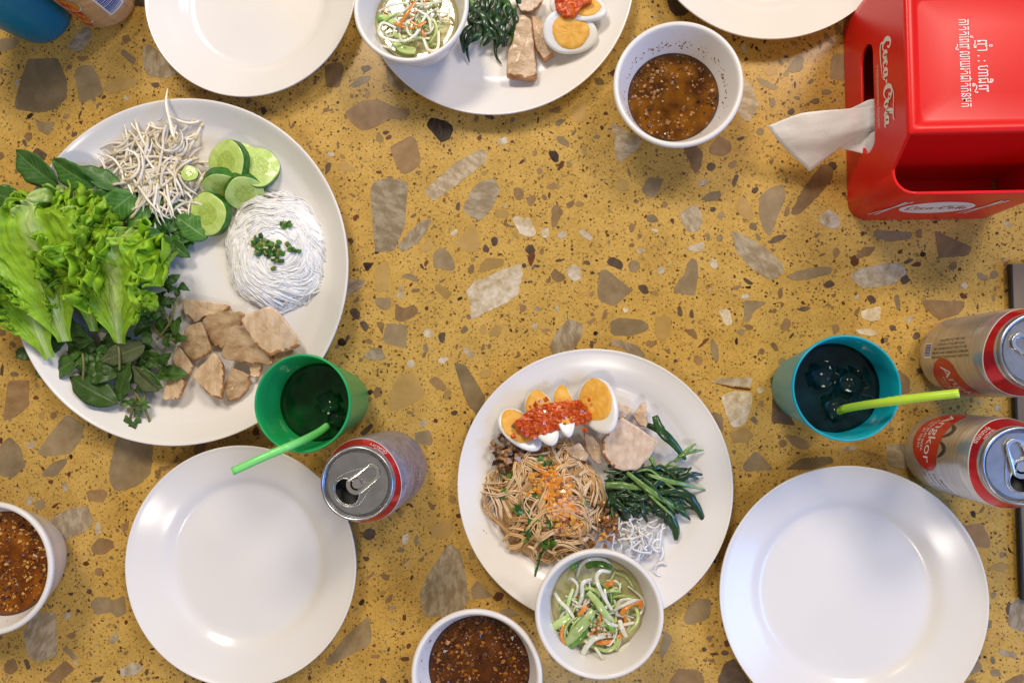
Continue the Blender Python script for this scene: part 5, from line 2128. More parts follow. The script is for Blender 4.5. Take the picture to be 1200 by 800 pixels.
def egg(label, px, py, lpx, wpx, ang, z, lean_to, lean, yolk=0.66, yoff=0.0, group='egg pieces', depth=0.8):
    c = W(px, py, z)
    a, b = rad(px, py, lpx / 2, z), rad(px, py, wpx / 2, z)
    ax = Vector((-math.sin(lean_to), math.cos(lean_to), 0))
    rot = Matrix.Rotation(lean, 3, ax) @ Matrix.Rotation(ang, 3, 'Z')
    t = thing('egg_piece', label, 'egg', (c.x, c.y, 0.005), group)
    n = 48

    def egg_r(g):
        return (a * math.cos(g) * (1.0 + 0.06 * math.cos(g)), b * math.sin(g) * (1 - 0.10 * math.cos(g)))
    rows = []
    for s in (0.0, 0.3, 0.6, 0.85, 0.97):
        rows.append((s, 0.0 if s < 0.9 else -0.0003))
    for k in range(1, 9):
        f = math.pi / 2 * k / 8
        rows.append((math.cos(f) * 1.0, -b * depth * math.sin(f) - 0.0006))
    vs, fs = [], []
    for s, dz in rows:
        for k in range(n):
            x, y = egg_r(2 * math.pi * k / n)
            vs.append(c + rot @ Vector((x * max(s, 0.001), y * max(s, 0.001), dz)))
    for i in range(len(rows) - 1):
        for k in range(n):
            fs.append((i * n + k, (i + 1) * n + k, (i + 1) * n + (k + 1) % n, i * n + (k + 1) % n))
    mk('egg_white', vs, fs, EGG_W, t)
    vs, fs = [], []
    ya, yb = a * yolk * 0.92, b * yolk * 1.08
    yr = [(0, 0.0012), (0.4, 0.0012), (0.75, 0.0010), (0.93, 0.0006), (1.0, -0.0006)]
    for s, dz in yr:
        for k in range(n):
            g = 2 * math.pi * k / n
            x, y = (ya * math.cos(g) + a * yoff) if True else 0, yb * math.sin(g)
            x = a * yoff + ya * math.cos(g) * max(s, 0.001)
            y = yb * math.sin(g) * max(s, 0.001)
            j = 0.0006 * wob(x, y, px, 380) + 0.0005 * wob(x, y, py, 900)
            vs.append(c + rot @ Vector((x * (1 + 0.05 * math.sin(3 * g)), y, dz + j)))
    for i in range(len(yr) - 1):
        for k in range(n):
            fs.append((i * n + k, (i + 1) * n + k, (i + 1) * n + (k + 1) % n, i * n + (k + 1) % n))
    mk('yolk', vs, fs, YOLK, t)
    return t


R_ = math.radians
egg('rightmost boiled egg half of the plate, leaning on the pork', 699, 473, 74, 50, R_(-62), 0.027, R_(155), 0.62, 0.82, -0.14)
egg('narrow egg wedge between the two larger egg pieces', 661, 479, 66, 25, R_(-80), 0.028, R_(100), 0.40, 0.84, -0.16, depth=1.2)
egg('egg wedge with tall yolk under the red sauce', 635, 487, 72, 36, R_(-68), 0.025, R_(110), 0.35, 0.86, -0.14, depth=1.0)
egg('leftmost egg piece of the plate, half under the red sauce', 609, 502, 64, 38, R_(-45), 0.020, R_(60), 0.45, 0.84, -0.10)

SAUCE_R = M('red_chili_sauce', (0.46, 0.020, 0.003), (0.70, 0.15, 0.010), rough=0.14, scale=300, sss=0.3, sssr=(0.004, 0.001, 0.0005), bump=0.9, bscale=420, coat=0.15)


def glob(name, label, poly, z, th, mats, seed=0, cat='sauce', bumps=0.0022):
    o = slab(name, poly, z, th, mats, dome=0.35, jag=0.10, rough_z=bumps, seed=seed, n_out=64)
    for v in o.data.vertices:
        w = v.co + o.location
        v.co.z += bumps * 0.6 * wob(w.x, w.y, seed, 420)
    return tag(o, label, cat)


glob('chili_tomato_sauce', 'chunky red tomato chili sauce spooned over the four egg pieces', pz([(268, 318), (330, 272), (400, 242), (470, 232), (525, 226), (560, 258), (586, 292), (560, 322), (500, 332), (455, 340), (400, 372), (340, 382), (295, 360)], 520, 400, 3.333),
     0.025, 0.0055, [SAUCE_R, SAUCE_R], 3)
bits('sauce_lumps', [(W(520 + x / 3.333, 400 + y / 3.333, 0.0315 + rnd.uniform(-.001, .0008)), rnd.uniform(0.0016, 0.0034), rnd.randrange(2)) for x, y in
                     [(rnd.gauss(345, 30), rnd.gauss(325, 24)) for _ in range(45)] + [(rnd.gauss(430, 40), rnd.gauss(292, 26)) for _ in range(50)] + [(rnd.gauss(515, 28), rnd.gauss(278, 24)) for _ in range(45)]],
     [SAUCE_R, M('red_orange_lump', (0.58, 0.12, 0.012), (0.45, 0.03, 0.006), rough=0.12, scale=300, coat=0.5, sss=0.2)])
tag(bpy.data.objects['sauce_lumps'], 'small lumps of tomato and chili in the red egg sauce', 'sauce')

PKM = [
    ('pork strip behind the rightmost egg on the egg plate', [(662, 228), (742, 262), (705, 305), (664, 300)], 0.010, (0.0, 0.1), 0.004),
    ('brown edged pork strip standing above the big slice', [(738, 292), (770, 245), (792, 238), (796, 335), (765, 330)], 0.014, (0.1, 0.0), 0.004),
    ('torn pork piece between egg and noodles', [(545, 350), (585, 372), (612, 405), (616, 482), (585, 470), (556, 420)], 0.012, (0.1, 0.1), 0.005),
    ('second torn pork piece next to the noodles', [(470, 420), (530, 395), (565, 440), (560, 470), (500, 455)], 0.011, (0.0, 0.1), 0.005),
    ('large pale pork slice in the middle of the egg plate', [(612, 402), (640, 350), (690, 295), (770, 340), (842, 394), (800, 455), (762, 502), (700, 508), (655, 488), (622, 450)], 0.019, (0.03, 0.05), 0.0045),
]
for k, (lab, poly, z, tl, th) in enumerate(PKM):
    big = k == 4
    tag(slab('pork_slice', pz(poly, 520, 400, 3.333), z, th, [PORK_PALE if k in (0, 4) else PORK, PORK_RIND], tilt=tl, seed=40 + k, dome=0.08, edge=(lambda f, b=big: (f > 0.80 or f < 0.08) if b else f > 0.5), rough_z=0.0012, smooth=1, jag=0.06), lab, 'pork', 'pork on the egg plate')

# greens --------------------------------------------------------------------
GREEN_D = M('cooked_greens_dark', (0.007, 0.032, 0.008), (0.022, 0.072, 0.014), rough=0.28, scale=150, objrand=0.45, coat=0.3, bump=0.4, bscale=260)
GREEN_L = M('cooked_greens_stem', (0.10, 0.20, 0.035), (0.20, 0.32, 0.08), rough=0.25, scale=150, objrand=0.3, coat=0.3)


def green(pts, w, mat, label, group, flat=0.35):
    n = 18
    path = spline([tuple(W(*p)) for p in pts], n)
    rr = [w * (0.35 + 0.65 * math.sin(math.pi * min(1, 0.12 + 0.88 * (i / n)) ** 0.9)) * (1 + 0.25 * wob(i * 0.5, w * 1e4, len(path))) for i in range(n + 1)]
    vs, fs = tube(path, rr, 7, flat)
    return tag(mk('leafy_green', vs, fs, mat), label, 'greens', group)


Z3 = lambda x, y, z: (520 + x / 3.333, 400 + y / 3.333, z)
GL, GG = 'strip of dark cooked greens in the heap on the egg plate', 'cooked greens on the egg plate'
for pts, w, m, lab in [
    ([Z3(825, 290, .020), Z3(850, 350, .022), Z3(900, 400, .019), Z3(945, 460, .014)], 0.0042, GREEN_D, 'long dark green leaf at the top of the heap beside the pork'),
    ([Z3(795, 325, .018), Z3(850, 350, .022), Z3(890, 385, .019), Z3(930, 450, .014)], 0.0034, GREEN_D, GL),
    ([Z3(915, 450, .016), Z3(960, 430, .017), Z3(1015, 424, .014)], 0.0021, GREEN_L, 'pale green stem end jutting towards the plate rim'),
    ([Z3(900, 470, .014), Z3(950, 425, .017), Z3(985, 398, .014)], 0.0019, GREEN_L, GL),
    ([Z3(850, 585, .018), Z3(940, 595, .017), Z3(985, 640, .014), Z3(1022, 710, .008)], 0.0046, GREEN_D, 'dark green leaf whose tip reaches lowest towards the plate rim'),
    ([Z3(855, 620, .018), Z3(880, 680, .016), Z3(905, 730, .013), Z3(908, 775, .009)], 0.0048, GREEN_D, 'broad dark leaf hanging over the white sprouts'),
    ([Z3(800, 520, .022), Z3(880, 545, .021), Z3(950, 560, .016), Z3(1022, 580, .010)], 0.0022, GREEN_L, 'pale green stem lying across the heap to the plate rim'),
    ([Z3(630, 560, .022), Z3(700, 562, .024), Z3(775, 575, .022)], 0.0036, GREEN_L, 'pale yellow green stem at the noodle side of the heap'),
    ([Z3(715, 510, .024), Z3(790, 570, .026), Z3(860, 620, .022), Z3(940, 665, .014)], 0.0026, GREEN_L, 'long stem crossing the heap of greens diagonally'),
    ([Z3(800, 440, .020), Z3(815, 465, .022), Z3(828, 490, .02)], 0.0022, GREEN_L, GL),
]:
    green(pts, w, m, lab, GG)
for k in range(125):
    x, y = rnd.uniform(625, 870), rnd.uniform(480, 660)
    a = rnd.gauss(0.35, 0.5)
    l = rnd.uniform(70, 190)
    if x + l * math.cos(a) > 985 or y + l * math.sin(a) > 715:
        l *= 0.45
    f = 1 - min(1, ((x + l / 2 - 800) / 210) ** 2 + ((y - 560) / 120) ** 2)
    z = 0.007 + 0.013 * max(0, f) * rnd.random() + 0.00004 * k
    b = rnd.gauss(0, 0.35)
    pts = [Z3(x, y, z), Z3(x + l * .35 * math.cos(a), y + l * .35 * math.sin(a), z + .002), Z3(x + l * .7 * math.cos(a + b), y + l * .7 * math.sin(a + b), z + .001), Z3(x + l * math.cos(a + b), y + l * math.sin(a + b), max(0.006, z - .003))]
    lt = rnd.random() < 0.22
    green(pts, rnd.uniform(0.0009, 0.0014) if lt else rnd.uniform(0.0011, 0.0026), GREEN_L if lt else GREEN_D, ('pale stem' if lt else 'dark cooked greens') + ' in the %s of the heap on the egg plate' % zone(x, y, 745, 570, 50, 45), GG, 0.6 if lt else 0.25)

GREEN_LEAF = leaf_material('wilted_greens', (0.014, 0.055, 0.012), (0.05, 0.12, 0.03), rough=0.3, translucent=0.08, mid_w=0.08, objrand=0.35)
for k in range(30):
    x, y = rnd.uniform(640, 900), rnd.uniform(490, 650)
    a = rnd.gauss(0.5, 0.6)
    l = rnd.uniform(80, 150)
    if x + l * math.cos(a) > 990 or y + l * math.sin(a) > 700:
        l *= 0.5
    b_, t_ = Z3(x, y, 0), Z3(x + l * math.cos(a), y + l * math.sin(a), 0)
    z = 0.010 + rnd.uniform(0, 0.010)
    tag(blade('wilted_leaf', b_[:2], t_[:2], l * 0.30 / 3.333 * rnd.uniform(0.7, 1.2), GREEN_LEAF, z, max(0.008, z - 0.004), arch=0.003, fold=rnd.uniform(-0.3, 0.6), roll=rnd.uniform(-0.7, 0.7), wavy=0.3, seed=k), 'wilted dark green leaf in the %s of the heap on the egg plate' % zone(x, y, 760, 570, 50, 40), 'greens', GG)

# brown noodles -------------------------------------------------------------
NB = [M('glass_noodle_tan', (0.70, 0.46, 0.22), rough=0.3, coat=0.15), M('glass_noodle_brown', (0.50, 0.29, 0.11), rough=0.3, coat=0.15), M('glass_noodle_pale', (0.74, 0.54, 0.33), rough=0.3, coat=0.2)]
pn = W(638, 588, 0.012)
cB = Vector((pn.x, pn.y, 0.005))
nb = thing('noodle_heap', 'brown stir fried noodles heaped under orange crumbs on the egg plate', 'noodles', cB)
core('heap', cB, 0.046, 0.0165, NB[1], nb, 1.0, 1.12)
strands('strands', cB, 0.048, 0.0175, 95, 0.055, 0.00060, NB, nb, swirl=0.25, seed=8, loose=0.0060, turn=0.20, sy=1.12, irr=0.08, sides=5, bundle=6)
pn = W(612, 560, 0.01)
strands('loose_strands', Vector((pn.x, pn.y, 0.006)), 0.026, 0.015, 26, 0.05, 0.00060, NB, nb, seed=9, loose=0.005, turn=0.16, a_bias=-1.9, bundle=6)


def z_heap(x, y):
    p = W(x, y, 0.018)
    return cB.z + dome(p.x - cB.x, (p.y - cB.y) / 1.12, 0.052, 0.0185) + rnd.uniform(0.001, 0.004)


FRY = [M('fried_crumb_orange', (0.68, 0.20, 0.012), (0.74, 0.30, 0.035), rough=0.35, scale=300, coat=0.3), M('fried_crumb_gold', (0.72, 0.36, 0.06), rough=0.35, coat=0.3),
       M('fried_crumb_pink', (0.68, 0.38, 0.24), rough=0.4, coat=0.2), M('fried_crumb_brown', (0.26, 0.10, 0.03), rough=0.35, coat=0.3)]
pl = []
for _ in range(520):
    t_ = rnd.random()
    x, y = 640 + 26 * t_ + rnd.gauss(0, 9), 560 + 48 * t_ + rnd.gauss(0, 10)
    pink = t_ > 0.62 and rnd.random() < 0.55
    pl.append((W(x, y, z_heap(x, y) + 0.001), rnd.uniform(0.0016, 0.0034), 2 if pink else rnd.choice((0, 0, 0, 1, 1, 3))))
tag(bits('fried_crumbs', pl, FRY), 'orange fried shrimp and garlic crumbs sprinkled on the brown noodles', 'crumbs')
tag(bits('brown_crumbs', [(W(x, y, 0.010 + rnd.uniform(0, .008)), rnd.uniform(0.0014, 0.003), rnd.choice((1, 3, 3))) for x, y in [(rnd.gauss(712, 7), rnd.gauss(617, 11)) for _ in range(70)]], FRY),
    'brown fried crumbs between noodles and white sprouts', 'crumbs')
MINCE = [M('minced_meat', (0.16, 0.075, 0.03), (0.28, 0.15, 0.07), rough=0.35, scale=260, coat=0.3), CRUMB[0], M('mince_tan', (0.40, 0.22, 0.10), rough=0.35, coat=0.2)]
tag(bits('minced_meat', [(W(x, y, 0.012 + rnd.uniform(0, .010)), rnd.uniform(0.002, 0.0042), rnd.choice((0, 0, 1, 2))) for x, y in [(rnd.gauss(596, 9), rnd.gauss(536, 13)) for _ in range(110)]], MINCE),
    'dark brown minced meat at the edge of the brown noodles', 'minced meat')
rings_of_scallion('chopped_scallion', [q for (x, y, n) in ((600, 558, 8), (609, 596, 9), (590, 575, 4), (633, 540, 5), (645, 548, 5), (620, 625, 6), (640, 638, 9), (646, 612, 8), (630, 580, 6), (684, 594, 4), (598, 532, 8), (588, 553, 6), (628, 615, 5)) for q in spots(x, y, 3.0, 3.5, n, z_heap, 0.0026)],
                  'chopped green scallion scattered over the brown noodles')
CHIVE = M('chive_green', (0.035, 0.12, 0.02), rough=0.35)
vs, fs = tube(spline([tuple(W(*p)) for p in ((634, 645, .016), (631, 660, .010), (627, 674, .008), (625, 692, .009))], 14), 0.0011, 7)
tag(mk('chive', vs, fs, CHIVE), 'thin green chive lying on the plate below the brown noodles', 'chive')
vs, fs = tube(spline([tuple(W(*p)) for p in ((620, 598, .024), (621, 612, .026), (619, 632, .022))], 14), 0.0016, 7)
tag(mk('chive', vs, fs, CHIVE), 'green chive piece standing among the brown noodles', 'chive')

# white sprouts of the egg plate
SPR_B = M('blanched_sprout', (0.76, 0.73, 0.66), (0.86, 0.85, 0.83), rough=0.25, scale=80, objrand=0.1, coat=0.2)
for k in range(64):
    x, y = rnd.gauss(752, 15), rnd.gauss(634, 11)
    if k > 36:
        x, y = rnd.gauss(738, 10), rnd.gauss(618, 7)
    a = rnd.uniform(0, 6.28)
    l = rnd.uniform(16, 34)
    f = max(0, 1 - ((x - 752) / 38) ** 2 - ((y - 632) / 30) ** 2)
    sprout(x - l / 2 * math.cos(a), y - l / 2 * math.sin(a), a, l, 0.0065 + 0.011 * f * rnd.uniform(0.4, 1), rnd.gauss(0, 2.0), 'curly white bean sprout in the %s of the heap on the egg plate' % zone(x, y, 751, 632, 8, 7), 'bean sprouts on the egg plate', head=rnd.random() < 0.3, r=0.0009, mats=[SPR_B, SPROUT_HEAD])
tag(bits('pepper_specks', [(W(x, y, 0.0125 if y < 660 else 0.009), rnd.uniform(0.0004, 0.0009), 0) for x, y in [(rnd.gauss(559, 7), rnd.gauss(628, 5)) for _ in range(16)] + [(604, 665), (592, 660), (610, 668), (570, 640), (700, 716), (818, 655)]], CRUMB[:1]),
    'dark pepper specks on the bare rim of the egg plate', 'pepper')

# ------------------------------------------------------------------ pickled vegetables
PICKLE_L = M('pickle_brine', (0.46, 0.42, 0.18), (0.58, 0.52, 0.28), rough=0.05, scale=40, coat=0.5, spec=0.6, sss=0.2)
PK_G = M('pickle_green', (0.36, 0.50, 0.12), (0.52, 0.62, 0.28), rough=0.16, scale=120, coat=0.4, objrand=0.25)
PK_D = M('pickle_skin_green', (0.08, 0.24, 0.02), (0.20, 0.40, 0.06), rough=0.2, scale=90, coat=0.4, objrand=0.25)
PK_W = M('pickle_white', (0.62, 0.62, 0.44), (0.76, 0.75, 0.64), rough=0.14, scale=100, coat=0.4, objrand=0.12)
PK_O = M('pickle_carrot', (0.70, 0.20, 0.02), (0.78, 0.30, 0.05), rough=0.22, scale=100, coat=0.4, objrand=0.12)
PNAME = {'G': (PK_G, 'pale green cucumber strip', 'pickle_strip'), 'D': (PK_D, 'dark green cucumber piece', 'pickle_strip'), 'W': (PK_W, 'white papaya strip', 'pickle_strip'), 'O': (PK_O, 'orange carrot strip', 'carrot_strip')}


def strip(pts, w, flat, kind, label, group):
    m, _, nm_ = PNAME[kind]
    n = 26
    path = spline([tuple(W(*p)) for p in pts], n)
    vs, fs = tube(path, [w * (0.75 + 0.25 * math.sin(math.pi * i / n)) * (1 + .12 * wob(i * .6, w * 999, 0)) for i in range(n + 1)], 8, flat)
    return tag(mk(nm_, vs, fs, m), label, 'carrot' if kind == 'O' else 'pickle', group)


def brine(c, inner, zl, label):
    R = inner(zl) * 0.997
    vs, fs = lathe([(0, zl)] + [(R * k / 10, zl + (0.0005 if k == 10 else 0)) for k in range(1, 11)] + [(inner(zl * .6) * .97, zl * .6), (inner(.012) * .96, .012), (0, .008)], c, 64)
    tag(mk('pickle_brine', vs, fs, PICKLE_L, origin=c + Vector((0, 0, .008))), label, 'brine')


c1, R1, i1 = PB1
brine(c1, i1, 0.026, 'pale yellow brine in the pickle bowl on the egg plate')
Z5 = lambda x, y, z: (620 + x / 5, 640 + y / 5, z)
PG = 'pickled vegetable strips in the bowl on the egg plate'
zb = c1.z + 0.027
BIG = [
    ('W', 0.0024, 0.5, [(275, 195, 0), (305, 110, .006), (360, 75, .008), (440, 78, .006), (485, 110, 0)], 'white strip curving along the far rim of the pickle bowl'),
    ('D', 0.0060, 0.35, [(335, 120, 0), (390, 100, .003), (455, 115, .003), (480, 135, 0)], 'dark green piece at the far side of the pickle bowl'),
    ('D', 0.0052, 0.4, [(240, 130, 0), (260, 115, .002), (290, 105, 0)], 'dark green piece beside the curved white strip'),
    ('W', 0.0030, 0.45, [(480, 150, .006), (420, 145, .013), (395, 190, .014), (430, 280, .012), (490, 380, .008)], 'bluish white hooked strip on top of the pickle bowl'),
    ('G', 0.0062, 0.45, [(345, 265, .010), (400, 330, .012), (450, 400, .011), (510, 460, .006)], 'pale green strip running down the middle of the bowl'),
    ('O', 0.0038, 0.4, [(445, 235, .006), (480, 215, .008), (495, 205, .006)], 'small orange carrot piece inside the white hook'),
    ('W', 0.0024, 0.5, [(495, 375, .012), (550, 345, .015), (620, 315, .014), (650, 320, .010)], 'white strip lying over the carrot at the right of the bowl'),
    ('O', 0.0046, 0.4, [(540, 400, .012), (570, 355, .014), (610, 325, .013), (650, 335, .010), (650, 365, .007)], 'large bent orange carrot strip at the right of the bowl'),
    ('W', 0.0022, 0.6, [(225, 200, .004), (250, 190, .008), (285, 230, .008), (270, 290, .006), (240, 300, .004)], 'looped thin white strip at the left of the bowl'),
    ('W', 0.0030, 0.5, [(370, 190, .006), (315, 215, .010), (310, 290, .010), (280, 380, .007)], 'white strip bending left of the middle of the bowl'),
    ('W', 0.0028, 0.5, [(150, 270, .004), (180, 320, .009), (230, 370, .010), (275, 440, .008)], 'white strip slanting across the left of the bowl'),
    ('G', 0.0072, 0.4, [(115, 485, .003), (180, 450, .008), (240, 410, .009)], 'broad pale green slice at the left rim of the bowl'),
    ('G', 0.0090, 0.4, [(215, 580, .006), (270, 510, .012), (340, 430, .013), (375, 370, .010)], 'broadest green slice in the front of the bowl'),
    ('D', 0.0058, 0.4, [(115, 540, .002), (150, 530, .004), (195, 510, .004)], 'dark green piece near the left rim of the bowl'),
    ('D', 0.0046, 0.4, [(240, 590, .008), (300, 540, .011), (340, 480, .010)], 'green skinned edge piece under the broadest slice'),
    ('W', 0.0040, 0.45, [(300, 680, .004), (335, 590, .010), (400, 530, .013), (500, 520, .010)], 'thick white strip curving at the front of the bowl'),
    ('W', 0.0022, 0.5, [(225, 585, .004), (225, 650, .006), (260, 690, .006), (330, 680, .004)], 'thin white strip along the front left rim of the bowl'),
    ('W', 0.0024, 0.5, [(385, 590, .008), (420, 640, .010), (440, 680, .009), (380, 715, .006)], 'forked white strip at the front of the bowl'),
    ('O', 0.0034, 0.4, [(320, 690, .003), (350, 695, .005), (400, 680, .004)], 'orange carrot strip at the front rim of the bowl'),
    ('O', 0.0034, 0.4, [(455, 695, .003), (480, 665, .006), (500, 650, .005)], 'orange carrot end right of the forked white strip'),
    ('O', 0.0032, 0.4, [(390, 565, .007), (440, 560, .010), (490, 555, .008)], 'orange carrot strip under the thick white one'),
    ('O', 0.0030, 0.4, [(290, 400, .013), (320, 370, .015), (335, 345, .014)], 'little orange carrot sliver on the left green slice'),
    ('D', 0.0030, 0.5, [(450, 460, .014), (480, 480, .016), (510, 500, .013)], 'dark green leaf bit in the centre of the bowl'),
    ('G', 0.0024, 0.5, [(500, 150, .002), (570, 180, .004), (615, 250, .002)], 'thin greenish strip near the right far rim'),
    ('G', 0.0024, 0.5, [(440, 270, .006), (490, 260, .008), (540, 265, .005)], 'short green strip right of the white hook'),
    ('W', 0.0036, 0.4, [(530, 430, .010), (545, 480, .011), (570, 530, .007)], 'short white ribbed strip below the big carrot'),
    ('W', 0.0022, 0.5, [(500, 640, .002), (540, 600, .004), (600, 560, .002)], 'faint white strip sunk in the brine at the right'),
    ('G', 0.0026, 0.5, [(470, 300, .003), (540, 290, .005), (620, 300, .002)], 'brownish green strip under the bent carrot'),
]
for kind, w, fl, pts, lab in BIG:
    w *= 0.60 if kind in 'WO' else 0.50
    fl *= 0.6
    strip([Z5(x, y, zb + z - 0.001) for x, y, z in pts], w, fl, kind, lab, PG)
for k in range(95):
    a, q = rnd.uniform(0, 6.28), math.sqrt(rnd.random()) * 0.78
    x, y = 400 + 260 * q * math.cos(a), 400 + 270 * q * math.sin(a)
    if x > 520 and y > 430:
        continue
    d0, l, b = rnd.uniform(0, 6.28), rnd.uniform(90, 200), rnd.gauss(0, 1.2)
    z = zb + rnd.uniform(-0.002, 0.007)
    pts = [Z5(x, y, z), Z5(x + l * .33 * math.cos(d0), y + l * .33 * math.sin(d0), z + .002), Z5(x + l * .66 * math.cos(d0 + b * .5), y + l * .66 * math.sin(d0 + b * .5), z + .002), Z5(x + l * math.cos(d0 + b), y + l * math.sin(d0 + b), z)]
    if any((p[0] - 702) ** 2 + (p[1] - 720) ** 2 > 56 ** 2 for p in pts):
        continue
    kind = rnd.choice('GGGGWWWWDO')
    strip(pts, rnd.uniform(0.0007, 0.0017), 0.45, kind, {'G': 'pale green strip in the tangle at the bottom of the pickle bowl', 'W': 'thin white strip in the tangle at the bottom of the pickle bowl', 'D': 'dark green sliver in the tangle at the bottom of the pickle bowl', 'O': 'carrot sliver in the tangle at the bottom of the pickle bowl'}[kind], PG)
for k in range(70):
    a, q = rnd.uniform(0, 6.28), math.sqrt(rnd.random()) * 0.75
    x, y = 250 + 150 * q * math.cos(a), 70 + 150 * q * math.sin(a)
    d0, l, b = rnd.uniform(0, 6.28), rnd.uniform(60, 120), rnd.gauss(0, 1.2)
    z = PB2[0].z + 0.027 + rnd.uniform(-0.002, 0.007)
    P6 = lambda x, y, z: (400 + x / 3.333, y / 3.333, z)
    pts = [P6(x, y, z), P6(x + l * .33 * math.cos(d0), y + l * .33 * math.sin(d0), z + .002), P6(x + l * .66 * math.cos(d0 + b * .5), y + l * .66 * math.sin(d0 + b * .5), z + .002), P6(x + l * math.cos(d0 + b), y + l * math.sin(d0 + b), z)]
    if any((p[0] - 481) ** 2 + (p[1] - 14) ** 2 > 46 ** 2 for p in pts):
        continue
    kind = rnd.choice('GGWWWO')
    strip(pts, rnd.uniform(0.0007, 0.0016), 0.45, kind, {'G': 'pale green strip in the tangle of the top bowl', 'W': 'thin white strip in the tangle of the top bowl', 'O': 'carrot sliver in the tangle of the top bowl'}[kind], 'pickled vegetable strips in the bowl at the top')
tag(bits('chopped_peanut', [(W(620 + x / 5, 640 + y / 5, zb + 0.011 + rnd.uniform(-.001, .003)), rnd.uniform(0.0008, 0.0016), rnd.choice((0, 1, 1))) for x, y in [(rnd.gauss(410, 35), rnd.gauss(480, 28)) for _ in range(36)]],
         [M('chili_fleck', (0.34, 0.03, 0.01), rough=0.25, coat=0.3), M('peanut_fleck', (0.72, 0.56, 0.36), rough=0.4)]), 'chopped peanut and chili flecks on the lower pickle bowl', 'peanuts')

c2, R2_, i2 = PB2
brine(c2, i2, 0.026, 'amber brine in the pickle bowl at the top of the photo')
zb2 = c2.z + 0.027
Z6 = lambda x, y, z: (400 + x / 3.333, y / 3.333, z)
PG2 = 'pickled vegetable strips in the bowl at the top'
TOPP = [
    ('W', 0.0024, [(215, 110, .006), (160, 90, .010), (150, 135, .010), (215, 160, .010), (300, 150, .006)], 'white ring shaped strip at the left of the top bowl'),
    ('W', 0.0024, [(145, 175, .004), (190, 185, .006), (220, 175, .004)], 'short white strip under the ring shaped one'),
    ('W', 0.0024, [(225, 130, .010), (240, 160, .012), (290, 135, .012), (330, 60, .012), (360, 40, .010)], 'white strip bending through the middle of the top bowl'),
    ('W', 0.0028, [(320, 150, .010), (340, 195, .010), (375, 190, .008), (380, 120, .008)], 'white strip hooking at the front of the top bowl'),
    ('W', 0.0022, [(145, 45, .006), (200, 20, .010), (260, 10, .010)], 'thin white strip at the back left of the top bowl'),
    ('W', 0.0022, [(290, 25, .012), (340, 15, .014), (400, 5, .012)], 'thin white strip crossing at the top photo border'),
    ('W', 0.0022, [(350, 120, .010), (340, 70, .012), (300, 40, .012)], 'white strip near the carrot in the top bowl'),
    ('W', 0.0020, [(370, 45, .010), (420, 50, .010), (410, 20, .010)], 'little white curl at the right of the top bowl'),
    ('O', 0.0030, [(225, 105, .014), (255, 55, .016), (290, 5, .014)], 'long orange carrot strip in the top bowl'),
    ('O', 0.0026, [(270, 85, .014), (300, 100, .014), (330, 85, .012)], 'short orange carrot strip in the top bowl'),
    ('O', 0.0022, [(310, 110, .010), (322, 135, .010), (325, 150, .008)], 'small carrot sliver in the top bowl'),
    ('G', 0.0066, [(210, 165, .003), (240, 190, .005), (290, 200, .003)], 'pale green slice at the front of the top bowl'),
    ('G', 0.0052, [(150, 60, .003), (185, 75, .005), (215, 95, .004)], 'pale green slice at the back of the top bowl'),
    ('D', 0.0044, [(215, 190, .002), (250, 205, .004), (290, 205, .002)], 'green skinned piece at the front rim of the top bowl'),
    ('D', 0.0040, [(140, 70, .002), (160, 75, .004), (190, 65, .003)], 'green skinned piece at the left of the top bowl'),
    ('G', 0.0038, [(205, 130, .006), (230, 145, .008), (260, 140, .006)], 'green strip in the middle of the top bowl'),
    ('G', 0.0030, [(340, 170, .003), (370, 175, .004), (390, 165, .002)], 'thin green strip sunk at the right of the top bowl'),
]
for kind, w, pts, lab in TOPP:
    strip([Z6(x, y, zb2 + z - 0.001) for x, y, z in pts], w * 0.58, 0.3, kind, lab, PG2)

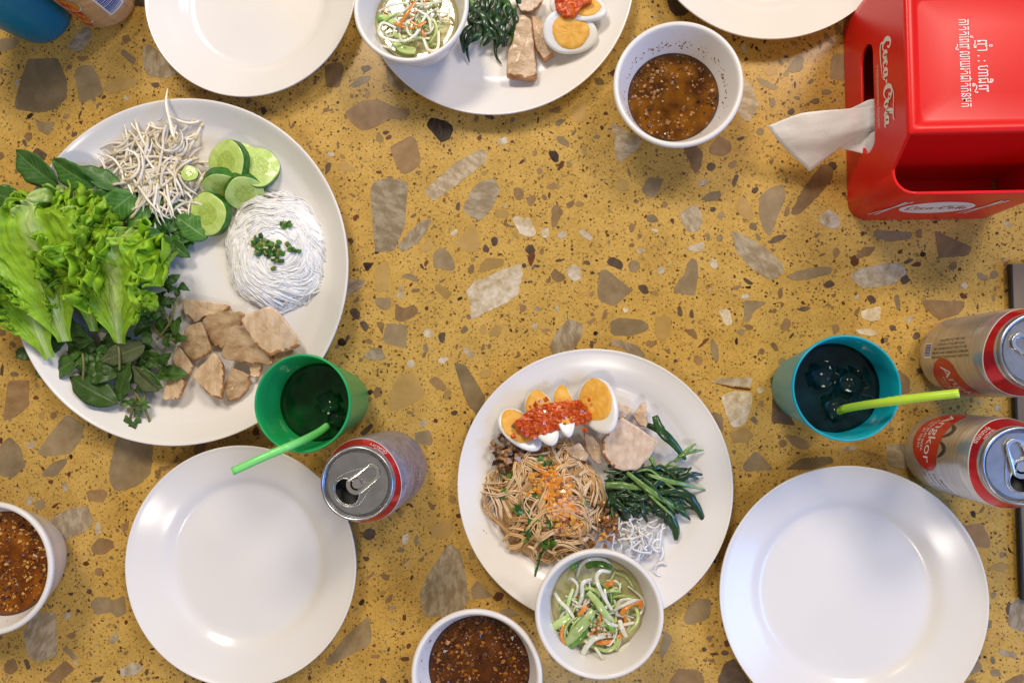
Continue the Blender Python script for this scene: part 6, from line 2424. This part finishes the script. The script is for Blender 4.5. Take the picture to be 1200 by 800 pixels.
# ------------------------------------------------------------------ food on the plate at the top
GL2, GG2 = 'strip of dark cooked greens on the plate at the top', 'cooked greens on the top plate'
for k in range(60):
    x, y = rnd.uniform(490, 680), rnd.uniform(-60, 130)
    a = rnd.gauss(1.5, 0.6)
    l = rnd.uniform(60, 130)
    if y + l * math.sin(a) > 190:
        l = max(30, 190 - y)
    z = 0.008 + rnd.uniform(0, 0.012)
    b = rnd.gauss(0, 0.4)
    x1 = x + l * math.cos(a + b)
    lt = rnd.random() < 0.2
    green([Z6(x, y, z), Z6(x + l * .5 * math.cos(a), y + l * .5 * math.sin(a), z + .002), Z6(min(x1, 690), y + l * math.sin(a + b), max(.007, z - .003))], rnd.uniform(.001, .0016) if lt else rnd.uniform(.0016, .0032), GREEN_L if lt else GREEN_D, ('pale stem' if lt else 'dark cooked greens') + ' in the %s of the heap on the top plate' % zone(x, y, 585, 40, 40, 45), GG2, 0.5 if lt else 0.3)
for pts, lab in (([(590, 90, .014), (600, 170, .012), (605, 220, .007), (625, 250, .006)], 'thin bent green stem reaching lowest on the top plate'),
                 ([(500, 120, .012), (490, 190, .010), (500, 245, .006)], 'thin green stem hanging down near the top pickle bowl')):
    green([Z6(*p) for p in pts], 0.0015, GREEN_D, lab, GG2, 0.6)
PKT = [
    ('pinkish pork slice behind the upright one on the top plate', [(672, -20), (790, -25), (785, 10), (740, 48), (700, 45)], 0.010, (0, 0), 0.005, 0),
    ('pork slice tucked between egg and upright slice at the top', [(740, 60), (785, 80), (800, 150), (840, 205), (790, 235), (755, 180)], 0.009, (0, .1), 0.005, 1),
    ('upright tan pork slice with rind on the top plate', [(640, 295), (652, 185), (668, 172), (688, 75), (705, 55), (742, 75), (765, 290), (765, 310)], 0.013, (0.05, .08), 0.006, 1),
]
for k, (lab, poly, z, tl, th, which) in enumerate(PKT):
    tag(slab('pork_slice', pz(poly, 400, 0, 3.333), z, th, [PORK if which else PORK_PALE, PORK_RIND], tilt=tl, seed=70 + k, dome=0.06, rough_z=0.0011, edge=lambda f: f > 0.45), lab, 'pork', 'pork on the top plate')
egg('boiled egg half with whole yolk on the plate at the top', 667, 37, 66, 50, R_(-10), 0.022, R_(-60), 0.25, 0.74, 0.05)
egg('boiled egg piece under red sauce at the top photo border', 676, 6, 70, 40, R_(-15), 0.022, R_(90), 0.2, 0.62, 0.25)
glob('chili_tomato_sauce', 'red chili sauce on the egg at the top photo border', pz([(835, -10), (850, -30), (960, -30), (985, 0), (945, 20), (915, 62), (870, 65), (838, 40)], 400, 0, 3.333), 0.0245, 0.005, [SAUCE_R, SAUCE_R], 8)
